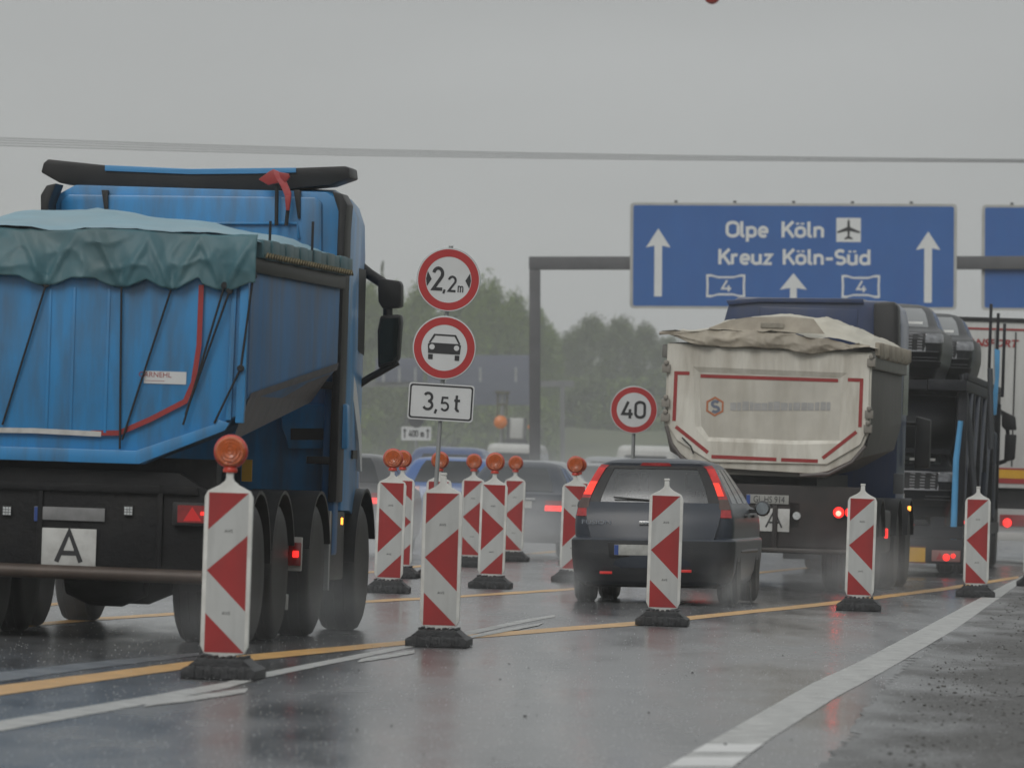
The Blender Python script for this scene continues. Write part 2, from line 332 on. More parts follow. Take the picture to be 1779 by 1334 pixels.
g = MB().loop_faces([[(lane_x(y) - 24, y, 0), (lane_x(y) + 11.5, y, 0)] for y in ys], closed=False)
tag(g.build('road', road_m, recalc=False), kind='structure')

mark_y = mat('yellow_marking_tape', (0.56, 0.31, 0.085), 0.4, var=0.18, vs=5, dirt=(0.18, 0.12, 0.05, 0.6), dscale=6, dth=(0.5, 0.75), stretch=(1, 0.3, 1))
mark_w = mat('white_road_paint', (0.40, 0.40, 0.385), 0.42, var=0.12, vs=6, dirt=(0.13, 0.13, 0.128, 0.85), dscale=4, dth=(0.44, 0.70), bump=0.2, bs=50)
mark_new = mat('fresh_white_paint', (0.62, 0.62, 0.61), 0.4, var=0.06, dirt=(0.3, 0.3, 0.29, 0.5), dscale=4)
mark_pale = mat('pale_grey_strip', (0.155, 0.157, 0.160), 0.3, var=0.25, vs=3, dirt=(0.09, 0.09, 0.092, 0.8), dscale=1.2, dth=(0.45, 0.6))
def marking(name, material, top, bot, z=0.0035, n=10):
    """A painted strip: two edges measured in the photograph, laid on the road surface."""
    def dense(e):
        o = []
        for a, b in zip(e, e[1:]):
            for i in range(n): o.append((a[0] + (b[0] - a[0]) * i / n, a[1] + (b[1] - a[1]) * i / n))
        return o + [e[-1]]
    A = [G(x, y + rnd.uniform(-.35, .35), z) for x, y in dense(top)]; B = [G(x, y + rnd.uniform(-.35, .35), z) for x, y in dense(bot)]
    k = len(A); o = MB().add(A + B, [(i, i + 1, k + i + 1, k + i) for i in range(k - 1)]).build(name, material)
    return tag(o, kind='structure')
marking('yellow_line', mark_y, [(-150, 1211), (0, 1190), (250, 1158), (425, 1137), (700, 1112.5), (820, 1101), (1110, 1078.5), (1450, 1044), (1640, 1020), (1770, 1000)],
        [(-150, 1231), (0, 1207), (250, 1171), (425, 1148), (700, 1120), (820, 1108), (1110, 1085.5), (1450, 1049.5), (1640, 1025), (1770, 1004.5)])
marking('yellow_line', mark_y, [(-120, 1098), (162, 1072.5), (318, 1062.3), (613, 1043.5), (802, 1033.5), (988, 1021.5), (1316, 993), (1500, 975)],
        [(-120, 1104), (162, 1077.5), (318, 1067), (613, 1047.5), (802, 1037.2), (988, 1025), (1316, 996), (1500, 977.5)])
marking('yellow_line', mark_y, [(-80, 1062), (172, 1040), (218, 1036.5), (634, 993), (727, 982), (910, 961.5), (972, 955.5), (1200, 934)],
        [(-80, 1067), (172, 1044), (218, 1040.3), (634, 996), (727, 985), (910, 964), (972, 958), (1200, 936)])
marking('white_line', mark_w, [(-120, 1271), (0, 1251), (236, 1212), (393, 1184), (452, 1168.5), (700, 1121), (809, 1097), (897, 1078), (964, 1067.5)],
        [(-120, 1290), (0, 1269), (236, 1226), (393, 1194.5), (452, 1178), (700, 1127), (809, 1104), (897, 1084), (964, 1071)])
marking('white_line_fragment', mark_w, [(258, 1217.5), (340, 1206.5), (431, 1194.5)], [(250, 1226.5), (340, 1215.5), (426, 1202.5)], z=0.0055)
marking('white_line_fragment', mark_w, [(628, 1143.5), (670, 1137), (720, 1128)], [(620, 1150), (670, 1143), (720, 1134)], z=0.0055)
marking('white_line_fragment', mark_w, [(812, 1104.5), (870, 1093), (945, 1080.5)], [(812, 1109), (870, 1098.5), (935, 1086)], z=0.007)
marking('edge_line', mark_w, [(1060, 1386), (1152, 1334), (1228.5, 1290), (1407, 1188), (1495, 1148), (1641, 1071), (1750, 1013), (1800, 988)],
        [(1180, 1386), (1272, 1334), (1327, 1290), (1447, 1213.5), (1542, 1162), (1659, 1093), (1772, 1013), (1815, 988)])
marking('fresh_line_patch', mark_new, [(1226, 1291.5), (1327, 1291.5)], [(1200, 1306), (1305, 1306)], z=0.006, n=4)
marking('fresh_line_patch', mark_new, [(1187, 1314), (1297, 1314)], [(1160, 1330), (1272, 1330)], z=0.006, n=4)
marking('pale_strip', mark_pale, [(-80, 1178), (0, 1167), (150, 1150), (346, 1133)], [(-80, 1194), (0, 1183), (150, 1162), (346, 1138)], z=0.0028)  # strip a little lighter than the road, with blotchy tone

def gravel_mat():
    m = bpy.data.materials.new('gritty_shoulder'); m.use_nodes = True; n = m.node_tree.nodes; l = m.node_tree.links; b = n['Principled BSDF']
    t = n.new('ShaderNodeTexCoord'); at = n.new('ShaderNodeAttribute'); at.attribute_name = 'grit'
    def noise(sc, det=5, st=(1, 1, 1)):
        q = n.new('ShaderNodeMapping'); q.inputs['Scale'].default_value = st; l.new(t.outputs['Object'], q.inputs[0])
        z = n.new('ShaderNodeTexNoise'); z.inputs['Scale'].default_value = sc; z.inputs['Detail'].default_value = det; l.new(q.outputs[0], z.inputs['Vector']); return z.outputs[0]
    def rng(src, a, bb, c, d):
        r = n.new('ShaderNodeMapRange'); r.inputs[1].default_value = a; r.inputs[2].default_value = bb; r.inputs[3].default_value = c; r.inputs[4].default_value = d; l.new(src, r.inputs[0]); return r.outputs[0]
    def math_(op, a, c):
        r = n.new('ShaderNodeMath'); r.operation = op
        for i, v in enumerate((a, c)):
            if isinstance(v, (int, float)): r.inputs[i].default_value = v
            else: l.new(v, r.inputs[i])
        return r.outputs[0]
    patch = noise(.9, 6, (1.4, .25, 1)); grain = noise(38, 5); peb = n.new('ShaderNodeTexVoronoi'); peb.inputs['Scale'].default_value = 42; l.new(t.outputs['Object'], peb.inputs['Vector'])
    mk = rng(math_('ADD', math_('MULTIPLY', at.outputs['Fac'], .55), math_('ADD', patch, math_('MULTIPLY', grain, .35))), .62, .90, 0, 1)
    mixc = n.new('ShaderNodeMixRGB'); l.new(mk, mixc.inputs[0]); mixc.inputs[1].default_value = (.085, .086, .088, 1)
    dk = n.new('ShaderNodeMixRGB'); l.new(rng(math_('MULTIPLY', peb.outputs['Color'], 1.0), .2, .8, 0, 1), dk.inputs[0]); dk.inputs[1].default_value = (.016, .015, .014, 1); dk.inputs[2].default_value = (.105, .10, .094, 1)
    l.new(dk.outputs[0], mixc.inputs[2])
    sc = n.new('ShaderNodeMixRGB'); sc.blend_type = 'MULTIPLY'; sc.inputs[0].default_value = 1; l.new(mixc.outputs[0], sc.inputs[1])
    cb = n.new('ShaderNodeCombineXYZ'); gv = rng(grain, .3, .7, .7, 1.3)
    for i in range(3): l.new(gv, cb.inputs[i])
    l.new(cb.outputs[0], sc.inputs[2]); l.new(sc.outputs[0], b.inputs['Base Color']); l.new(rng(mk, 0, 1, .26, .55), b.inputs['Roughness'])
    bp = n.new('ShaderNodeBump'); bp.inputs['Distance'].default_value = .02; l.new(rng(mk, 0, 1, .12, 1.0), bp.inputs['Strength']); l.new(math_('ADD', math_('MULTIPLY', peb.outputs['Distance'], -1.0), grain), bp.inputs['Height']); l.new(bp.outputs[0], b.inputs['Normal'])
    return m
gravel_m = gravel_mat()
edge = [(1500, 1385), (1552, 1334), (1592, 1262), (1622, 1206), (1662, 1162), (1712, 1100), (1748, 1070), (1800, 1030)]
vs = []; fs = []
NC = 90
den = []
for a, b in zip(edge, edge[1:]):
    for i in range(26): den.append((a[0] + (b[0] - a[0]) * i / 12 + rnd.uniform(-4, 4), a[1] + (b[1] - a[1]) * i / 12))
pd_ = sorted((G(x, y) for x, y in den), key=lambda q: q.y)
for p in pd_:
    for k in range(NC):
        u = k / (NC - 1)
        vs.append((p.x - .35 + u * 5.4 + rnd.uniform(-.02, .02), p.y + .10 * math.sin(u * 31 + p.y), .0028 + (.004 + .014 * rnd.random() ** 3) * min(1, max(0, u - .07) * 7) + .012 * max(0, math.sin(u * 20 + math.sin(p.y * .3))) * min(1, u * 3)))
for i in range(len(den) - 1):
    for k in range(NC - 1):
        fs.append((i * NC + k, i * NC + k + 1, (i + 1) * NC + k + 1, (i + 1) * NC + k))
sh = tag(MB().add(vs, fs).build('gravel_shoulder', gravel_m, smooth=80, recalc=False), kind='structure')
ga = sh.data.attributes.new('grit', 'FLOAT', 'POINT')
for i in range(len(vs)): ga.data[i].value = min(1, (i % NC) / (NC - 1) * 3.2)
def stone(mb, c, r):
    q = [(rnd.uniform(.6, 1.2), rnd.uniform(.6, 1.2)) for _ in range(3)]; ring = []
    for (h, k) in ((0.0, .8), (.45, 1.0), (.85, .55)):
        a0 = rnd.random(); ring.append([(c[0] + r * k * q[0][0] * math.cos(a0 + i * 1.257) * rnd.uniform(.75, 1.2), c[1] + r * k * q[1][0] * math.sin(a0 + i * 1.257) * rnd.uniform(.75, 1.2), c[2] + r * h * 1.1) for i in range(5)])
    mb.loop_faces(ring)
stone_m = mat('wet_stones', (0.085, 0.082, 0.076), 0.35, var=0.6, vs=4)
mb = MB()
for _ in range(9000):
    i = rnd.randrange(len(den)); p = G(*den[i]); u = rnd.random() ** 0.8
    stone(mb, (p.x - 0.15 + u * 4.5, p.y + rnd.uniform(-.4, .4), 0.006), rnd.choice((.004, .005, .005, .006, .007, .008, .010, .013)))
tag(mb.build('gravel', stone_m), 'loose wet stones scattered over the muddy shoulder', 'gravel', kind='stuff')
mb = MB()
for _ in range(90):
    p = G(rnd.uniform(560, 1650), rnd.uniform(1100, 1330)); stone(mb, (p.x, p.y, 0.003), rnd.choice((.002, .003, .004, .006)))
for px, py in ((912, 1246), (1127, 1240), (1203, 1170), (1260, 1295), (620, 1270), (1360, 1140)):
    p = G(px, py); stone(mb, (p.x, p.y, 0.004), .010)
tag(mb.build('road_debris', chassis_m), 'small dark crumbs of grit lying on the wet lane', 'debris', kind='stuff')

bank = []  # unseen bank, added to darken reflections on the vehicles' right sides
for y in range(-30, 640, 10):
    x0 = lane_x(y) + 13; bank.append([(x0 + q, y, -.01 + 6.5 * (u * u * (3 - 2 * u)) + .25 * math.sin(y * .13 + q) * u) for q, u in ((0, 0), (2, .2), (4, .45), (6, .7), (9, .95), (13, 1), (22, 1))])
tag(MB().loop_faces(bank, closed=False).build('unseen_dark_bank', soil, smooth=80, recalc=False), kind='structure')
drop_m = mat('splash_water', (.75, .77, .78), .2)
mb = MB()
for _ in range(5200):
    p = G(rnd.uniform(-20, 1750), 1010 + 330 * rnd.random() ** 1.3)
    for _k in range(rnd.choice((1, 1, 2))):
        r = rnd.uniform(.0012, .0030); c_ = (p.x + rnd.uniform(-.02, .02), p.y, .006 + .03 * rnd.random() ** 2)
        mb.add([(c_[0] + a * r, c_[1] + b * r, c_[2] + e * r) for a, b, e in ((1, 0, 0), (-1, 0, 0), (0, 1, 0), (0, -1, 0), (0, 0, 1), (0, 0, -1))], [(0, 2, 4), (2, 1, 4), (1, 3, 4), (3, 0, 4), (2, 0, 5), (1, 2, 5), (3, 1, 5), (0, 3, 5)])
tag(mb.build('rain_splashes', drop_m, recalc=False), 'tiny rain drops bouncing off the wet road', 'rain drops', kind='stuff')

# ------------------------------------------------------------------ beacons
def make_beacon(left=True, lamp=True):
    root = thing('traffic_beacon', 'striped beacon', 'traffic beacon')
    b = MB()
    b.prism([(-.232, 0), (.232, 0), (.232, .055), (.20, .075), (-.20, .075), (-.232, .055)], -.42, .42)
    b.prism([(-.20, .075), (.20, .075), (.14, .125), (-.14, .125)], -.30, .30)
    for k in range(-3, 4):
        b.box(k * .052 - .016, k * .052 + .016, -.425, -.40, .0, .072 + .010 * (k % 2)); b.box(k * .045 - .012, k * .045 + .012, -.25, .25, .125, .135 + .006 * (k % 2))
    b.build('rubber_foot', base_rubber, root, bevel=0.008)
    fr = [(-.03, .115), (.03, .115), (.075, .142), (.128, .150), (.152, .20), (.152, 1.13), (.135, 1.166), (.125, 1.172), (.06, 1.205), (.028, 1.232), (.022, 1.25), (.022, 1.29),
          (-.022, 1.29), (-.022, 1.25), (-.028, 1.232), (-.06, 1.205), (-.125, 1.172), (-.135, 1.166), (-.152, 1.13), (-.152, .20), (-.128, .150), (-.075, .142)]
    fb = MB().prism(fr, -.028, .028); 
    if not lamp:
        fb.box(-.026, .026, -.024, .024, 1.292, 1.312)
    fb.build('frame', beacon_frame, root, bevel=0.007)
    s = 1 if left else -1
    def q(u, v): return (s * (u - .5) * .25, .157 + v * 1.0)
    pm = MB()
    y = -.0295
    red = [[(0, 1), (1, 1), (0, .765)], [(1, .735), (1, .26), (0, .512)], [(0, .245), (1, 0), (0, 0)]]
    wh = [[(1, 1), (1, .735), (0, .512), (0, .765)], [(0, .512), (1, .26), (1, 0), (0, .245)]]
    for side in (-1, 1):
        for pl in red: pm.add([(q(*p)[0], y * -side, q(*p)[1]) for p in pl], [tuple(range(len(pl)))], 0)
        for pl in wh: pm.add([(q(*p)[0], y * -side, q(*p)[1]) for p in pl], [tuple(range(len(pl)))], 1)
    pn = pm.build('striped_panel', [beacon_red, beacon_white], root, recalc=False)
    small_print('lettering', 'AVS', .028, sign_black, pn, (0.005 * s, y - .0015, .157 + .76), sx=1.1)
    small_print('lettering', 'AVS', .028, sign_black, pn, (0.005 * s, y - .0015, .157 + .245), sx=1.1)
    if lamp:
        L = MB().lathe([(.028, 1.285), (.045, 1.286), (.047, 1.30), (.040, 1.315), (.048, 1.335), (.058, 1.345)], (0, 0, 0), (0, 0, 1), 20)
        L.lathe([(.0, .052), (.06, .05), (.095, .035), (.107, .012), (.107, -.012), (.095, -.035), (.06, -.05), (0, -.052)], (0, 0, 1.415), (0, 1, 0), 32)
        L.add([(-.05, -.04, 1.33), (.05, -.04, 1.33), (.05, .04, 1.33), (-.05, .04, 1.33), (-.085, -.03, 1.37), (.085, -.03, 1.37), (.085, .03, 1.37), (-.085, .03, 1.37)],
              [(0, 1, 5, 4), (1, 2, 6, 5), (2, 3, 7, 6), (3, 0, 4, 7)])
        lp = L.build('warning_lamp', lamp_red, root, smooth=40)
        for sd in (-1, 1):
            MB().lathe([(.0, .062), (.018, .066), (.022, .060), (.040, .066), (.044, .058), (.062, .062), (.066, .053), (.082, .055), (.093, .044), (.096, .034), (.096, .030)], (0, 0, 1.415), (0, sd, 0), 32).build('lens', lamp_orange, lp, smooth=50)
    return root
NOLAMP = make_beacon(True, False); LLAMP = make_beacon(True, True); RLAMP = make_beacon(False, True)
used = set()
def beacon(proto, px, py, label, lean=0.0, rz=0.0, d=None):
    o = proto if proto.name not in used else copy_tree(proto)
    used.add(o.name)
    p = G(px, py) if d is None else Vector((P(px, py, d).x, d, 0))
    o.location = (p.x, p.y + .3, 0.004); o.rotation_euler = (0, R(lean), R(rz - 3))
    tag(o, label, 'traffic beacon', 'striped beacons between the lanes')
    return o
beacon(LLAMP, 385, 1180, 'red and white beacon with orange lamp standing before the wheels of the blue tipper')
beacon(NOLAMP, 762, 1124, 'lampless red and white beacon in front of the post of the 2,2 m sign', -.3)
beacon(NOLAMP, 1152, 1087, 'lampless red and white beacon in front of the dark grey hatchback tailgate')
beacon(NOLAMP, 1494, 1061, 'lampless red and white beacon in front of the lit tail lamp of the cream tipper', .2)
beacon(NOLAMP, 1697, 1037, 'lampless red and white beacon beside the blue strut of the car transporter', -.2)
beacon(NOLAMP, 1799, 1019, 'lampless beacon cut by the picture edge below the white box trailer')
beacon(RLAMP, 673, 1030, 'lamp beacon with chevron pointing right beside the front wheel of the blue tipper', .4, 2)
beacon(RLAMP, 692, 1004, 'lamp beacon almost hidden behind the right-pointing beacon by the blue tipper', .2)
beacon(RLAMP, 852, 1022, 'lamp beacon with right-pointing chevron standing free between the two sign poles', .3)
beacon(RLAMP, 993, 1011, 'lamp beacon half hidden by the left tail lamp of the dark hatchback', .3)
beacon(RLAMP, 1001, 982, 'lamp beacon wholly behind the one at the hatchback tail lamp')
beacon(LLAMP, 757, 1004, 'lamp beacon behind the pole of the 2,2 m sign', .1)
beacon(LLAMP, 817, 985, 'lamp beacon with left-pointing chevron just left of the free-standing right-pointing one', .2)
beacon(LLAMP, 890, 975, 'lamp beacon with left-pointing chevron in front of the dark saloon', .2)

# ------------------------------------------------------------------ road signs on poles
def round_sign(root, cz, r, name='round_plate'):
    pl = MB().lathe([(r, .0), (r, -.012), (r * .985, -.014), (r * .96, -.010)], (0, 0, cz), (0, 1, 0), 56)
    o = pl.build(name, galv, root, smooth=30)
    f = MB().disc(0, cz, r * .985, -.0155, 56, 0).build('white_face', sign_white, o)
    MB().disc(0, cz, r * .955, -.017, 56, 0, r2=r * .72).build('red_ring', sign_red, o)
    return o
d = 74.0
base = P(757, 845, d); lean = 1.7
sg = thing('road_sign', 'sign pole with 2,2 m width limit above no-cars disc and 3,5 t plate', 'road sign', (P(779, 486, d).x, d, 0))
sc_ = F / d
z1 = P(779, 486, d).z; z2 = P(769.5, 604, d).z; z3 = P(762, 698.5, d).z; rr = 55.5 / sc_
sg.location = (P(757, 845, d).x - (P(757, 845, d).z) * math.tan(R(lean)), d, 0); sg.rotation_euler = (0, R(lean), R(-3))
MB().tube([(0, .045, 0), (0, .045, z1 + rr + .02)], .021, 12).build('post', galv, sg, smooth=40)
p1 = round_sign(sg, z1, rr)
t = MB(); yy = -.019
road_text(t, '2', (-.52) * rr, z1 - .36 * rr, .76 * rr, width=.33 * rr, y=yy)
road_text(t, ',', (-.17) * rr, z1 - .37 * rr, .5 * rr, y=yy); road_text(t, '2', (-.02) * rr, z1 - .38 * rr, .52 * rr, width=.25 * rr, y=yy)
road_text(t, 'm', (.30) * rr, z1 - .37 * rr, .30 * rr, y=yy, t=.12)
t.build('lettering', sign_black, p1, recalc=False)
for s in (-1, 1): MB().poly([(s * .665 * rr, z1 + .24 * rr), (s * .53 * rr, z1), (s * .665 * rr, z1 - .24 * rr), (s * .705 * rr, z1)], yy).build('width_arrow', sign_black, p1, recalc=False)
p2 = round_sign(sg, z2, rr)
t = MB(); k = rr
t.poly([(x * k, z2 + z * k) for x, z in [(-.52, .10), (-.50, -.19), (.50, -.19), (.52, .10), (.44, .14), (-.44, .14)]], yy)
for s in (-1, 1):
    t.poly([(s * x * k, z2 + z * k) for x, z in [(.44, .14), (.50, .14), (.345, .42), (.30, .37)]], yy)
    t.poly([(s * x * k, z2 + z * k) for x, z in [(.49, -.22), (.49, -.38), (.345, -.38), (.345, -.22)]], yy)
t.poly([(x * k, z2 + z * k) for x, z in [(-.345, .42), (.345, .42), (.30, .37), (-.30, .37)]], yy)
t.build('car_symbol', sign_black, p2, recalc=False)
t = MB(); [t.disc(s * .385 * k, z2 + .01 * k, .085 * k, yy - .002, 20) for s in (-1, 1)]; t.build('headlight_dots', sign_white, p2, recalc=False)
def rrect(x0, x1, z0, z1, r, n=5):
    o = []
    for cx, cz, a in ((x1 - r, z1 - r, 0), (x0 + r, z1 - r, 90), (x0 + r, z0 + r, 180), (x1 - r, z0 + r, 270)): o += arc(cx, cz, r, r, a, a + 90, n)
    return o
hw, hh = 57.0 / sc_, 32.0 / sc_
p3 = MB().prism(rrect(-hw, hw, z3 - hh, z3 + hh, .03), -.014, 0).build('supplementary_plate', sign_white, sg)
t = MB()
A = rrect(-hw * .965, hw * .965, z3 - hh * .93, z3 + hh * .93, .027); B = rrect(-hw * .915, hw * .915, z3 - hh * .84, z3 + hh * .84, .02); n = len(A)
t.add([(a, -.016, b) for a, b in A + B], [(i, (i + 1) % n, n + (i + 1) % n, n + i) for i in range(n)])
road_text(t, '3', -hw * .56, z3 - hh * .48, hh * 1.02, width=hw * .30, y=-.018); road_text(t, ',', -hw * .20, z3 - hh * .5, hh * .9, y=-.018)
road_text(t, '5', -hw * .02, z3 - hh * .48, hh * .80, width=hw * .25, y=-.018); road_text(t, 't', hw * .40, z3 - hh * .48, hh * .98, width=hw * .17, y=-.018)
t.build('lettering', sign_black, p3, recalc=False)
# 40 sign
d = 99.0; c = P(1104, 712, d); rr = 41.5 * d / F
s4 = thing('road_sign', 'round 40 speed limit sign behind the dark hatchback', 'road sign', (c.x - c.z * math.tan(R(.1)), d, 0)); s4.rotation_euler = (0, R(-.4), R(-4))
MB().tube([(0, .04, 0), (0, .04, c.z + rr)], .024, 12).build('post', galv, s4, smooth=40)
p4 = round_sign(s4, c.z, rr); t = MB(); road_text(t, '40', -.54 * rr, c.z - .36 * rr, .74 * rr, width=1.0 * rr, y=-.020, t=.15); t.build('lettering', sign_black, p4, recalc=False)
# small far plate
d = 190.0; c = P(727, 753, d); k = d / F
s5 = thing('road_sign', 'faint hazy 400 m plate with two up arrows below a dark disc', 'road sign', (c.x, d, 0)); s5.rotation_euler = (0, R(-1.5), 0)
MB().tube([(0, .04, 0), (0, .04, c.z + .9)], .04, 10).build('post', galv, s5, smooth=40)
MB().prism(rrect(-26 * k, 26 * k, c.z - 12 * k, c.z + 12 * k, .03), -.015, 0).build('plate', sign_white, s5)
t = MB(); road_text(t, '400m'.replace('400m', '400 m'), 0, c.z - 6 * k, 12 * k, width=26 * k, y=-.018, t=.16, center=True)
t.build('lettering', sign_black, s5, recalc=False)
for s in (-1, 1): MB().poly([(s * 20 * k + x * k, c.z + z * k) for x, z in [(-1.2, -8), (1.2, -8), (1.2, 4), (3.6, 4), (0, 9), (-3.6, 4), (-1.2, 4)]], -.018).build('arrow', sign_black, s5, recalc=False)
MB().lathe([(14 * k, 0), (14 * k, -.02)], (0, 0, c.z + 24 * k), (0, 1, 0), 30).build('round_plate', gantry_m, s5)

# ------------------------------------------------------------------ overhead gantry and its signs
d = 187.0; k = d / F
TILT = -1.55
gp = P(938, 640, d)
gt = thing('sign_gantry', 'dark grey portal gantry carrying the blue motorway signs', 'gantry', (gp.x, d, 0)); gt.rotation_euler = (0, R(-1.87), R(-2))
zt = P(938, 446, d).z; zb = P(938, 469, d).z
MB().box(-.13, .13, -.15, .15, -.02, zb).build('post', gantry_m, gt, bevel=.02)
MB().box(17.2, 17.5, -.15, .15, -.02, zb).build('post', gantry_m, gt, bevel=.02)
MB().box(-.14, 17.5, -.16, .16, zb + .003, zt).build('crossbeam', gantry_m, gt, bevel=.02)
def overhead(px0, px1, pyt, pyb, label):
    cx, cy = (px0 + px1) / 2, (pyt + pyb) / 2; c = P(cx, cy, d - .45)
    o = thing('direction_sign', label, 'direction sign', (c.x, d - .45, c.z)); o.rotation_euler = (0, R(TILT), R(-2))
    wx, hz = (px1 - px0) / 2 * k, (pyb - pyt) / 2 * k
    MB().prism(rrect(-wx, wx, -hz, hz, .10), 0, .06).build('border', mat('pale_sign_border', (0.42, 0.42, 0.40), 0.5), o)
    MB().poly(rrect(-wx + 5.5 * k, wx - 5.5 * k, -hz + 4.5 * k, hz - 4.5 * k, .05), -.004).build('blue_panel', sign_blue, o, recalc=False)
    for f in (-.72, -.36, 0, .36, .72): 
        MB().box(wx * f - .04, wx * f + .04, .062, .14, -hz * .9, hz + .06).build('bracket', gantry_m, o)
    return o, (lambda x, y: ((x - cx) * k, -(y - cy) * k))
def zpx(x, y): return (1080 + x / 2.545, 340 + y / 2.545)
o, q = overhead(1095, 1661.5, 353.5, 537, 'blue overhead sign reading Olpe Köln and Kreuz Köln-Süd with three arrows')
def qz(x, y): return q(*zpx(x, y))
t = MB()
for s, x0, x1, yb, ch in (('Olpe', 460, 644, 185, 70), ('Köln', 706, 890, 185, 70), ('Kreuz', 428, 664, 305, 68), ('Köln-Süd', 712, 1095, 305, 68)):
    a = qz(x0, yb); b = qz(x1, yb); road_text(t, s, a[0], a[1], ch / 2.545 * k, width=b[0] - a[0], y=-.008, t=.20)
t.build('lettering', sign_pale, o, recalc=False)
def arrow(cx, tip, base, end, hw_, sw):
    pts = [(cx, tip), (cx + hw_, base), (cx + sw, base - 8), (cx + sw, end), (cx - sw, end), (cx - sw, base - 8), (cx - hw_, base)]
    MB().poly([qz(*p) for p in pts], -.008).build('arrow', sign_pale, o, recalc=False)
arrow(163, 148, 232, 448, 54, 17); arrow(1353, 156, 238, 470, 54, 17); arrow(760, 343, 416, 482, 60, 15)
t = MB().poly([qz(*p) for p in ((948, 98), (1056, 98), (1056, 204), (948, 204))], -.008)
sy = t.build('airport_symbol', sign_pale, o, recalc=False)
half = [(0, 103), (5, 112), (6, 138), (50, 158), (50, 166), (6, 156), (4, 178), (18, 188), (18, 194), (0, 190)]
pl = [(1002 + x, y) for x, y in half] + [(1002 - x, y) for x, y in reversed(half[1:-1])]
MB().poly([qz(*p) for p in pl], -.011).build('aeroplane', sign_black, sy, recalc=False)
for x0, x1 in ((375, 548), (972, 1142)):
    O = [(x0, 350), (x0 + 20, 349), (x0 + 50, 358), (x1 - 50, 358), (x1 - 20, 349), (x1, 350), (x1 - 2, 400), (x1, 450), (x1 - 20, 451), (x1 - 50, 442), (x0 + 50, 442), (x0 + 20, 451), (x0, 450), (x0 + 2, 400)]
    cx, cy = (x0 + x1) / 2, 400; I = [(cx + (x - cx) * .89, cy + (y - cy) * .80) for x, y in O]; n = len(O); t = MB()
    t.add([(qz(*p)[0], -.008, qz(*p)[1]) for p in O + I], [(i, (i + 1) % n, n + (i + 1) % n, n + i) for i in range(n)])
    a = qz(cx - 22, 425); road_text(t, '4', a[0], a[1], 52 / 2.545 * k, width=44 / 2.545 * k, y=-.010, t=.16)
    t.build('route_shield', sign_pale, o, recalc=False)
o, q = overhead(1706, 2080, 357, 540, 'plain blue overhead sign cut off by the picture edge')
# far gantry
d = 400.0; k = d / F; c = P(980, 780, d)
fg = thing('sign_gantry', 'distant hazy gantry with grey-blue panels in front of the trees', 'gantry', (c.x, d, 0)); fg.rotation_euler = (0, R(-1.87), R(-3))
zb = P(980, 672, d).z; zt = P(980, 661, d).z
faint = mat('grey_blue_panel', (0.055, 0.065, 0.115), 0.5)
MB().box(-.12, .12, -.15, .15, -.02, zb - .003).build('post', gantry_m, fg); MB().box(-19.2, -18.9, -.15, .15, -.02, zb - .003).build('post', gantry_m, fg)
MB().box(-19.2, .6, -.15, .15, zb, zt).build('crossbeam', gantry_m, fg)
for x0, x1, y0, y1 in ((745, 930, 617, 704), (655, 738, 622, 664)):
    a = (x0 - 980) * k; b = (x1 - 980) * k
    pn = MB().box(a, b, -.32, -.17, zb - (y1 - 672) * k, zb + (672 - y0) * k).build('sign_panel', faint, fg, bevel=.03)
    for j in range(3):
        x = a + (b - a) * (j + .5) / 3; MB().box(x - .05, x + .05, -.36, -.325, zb + .25, zb + 1.0).build('lane_signal', galv, pn)

# ------------------------------------------------------------------ overhead cables and marker ball
d = 150.0
for j, (dy0, dy1) in enumerate(((-6, -2.5), (-2, -.7), (2.5, .8), (7, 2.5))):
    pts = []
    for x, y in ((-900, 205), (-400, 226), (0, 246), (300, 256), (600, 264.5), (900, 270), (1200, 274.5), (1500, 277.5), (1779, 280), (2300, 280), (2800, 276)):
        u = (x + 900) / 3700; pts.append(P(x, y + dy0 + (dy1 - dy0) * min(1, max(0, (x) / 1779)), d))
    tag(MB().tube(pts, .0065, 6).build('overhead_cable', mat('cable', (0.10, 0.10, 0.10), 0.6), smooth=60),
        'one of four thin grey cables strung across the sky', 'cable', 'cables across the sky')
c = P(1237, -6, d); r = 14.0 * d / F
mbk = thing('marker_ball', 'red-orange marker ball just showing at the top edge of the sky', 'marker ball', c)
MB().lathe([(0, -r)] + [(r * math.cos(R(a)), r * math.sin(R(a))) for a in range(-75, 90, 15)] + [(0, r)], (0, 0, 0), (0, 0, 1), 24).build('ball', lamp_red, mbk, smooth=60)
MB().lathe([(r * 1.02, -.012), (r * 1.04, 0), (r * 1.02, .012)], (0, 0, 0), (0, 0, 1), 24).build('seam_band', black, mbk, smooth=60)
tag(MB().tube([P(-900, -60, d), P(300, -30, d), P(1237, -19, d), P(2100, -28, d), P(2800, -50, d)], .0065, 6).build('overhead_cable', MATS['cable'], smooth=60),
    'higher cable that carries the red-orange marker ball', 'cable', 'cables across the sky')

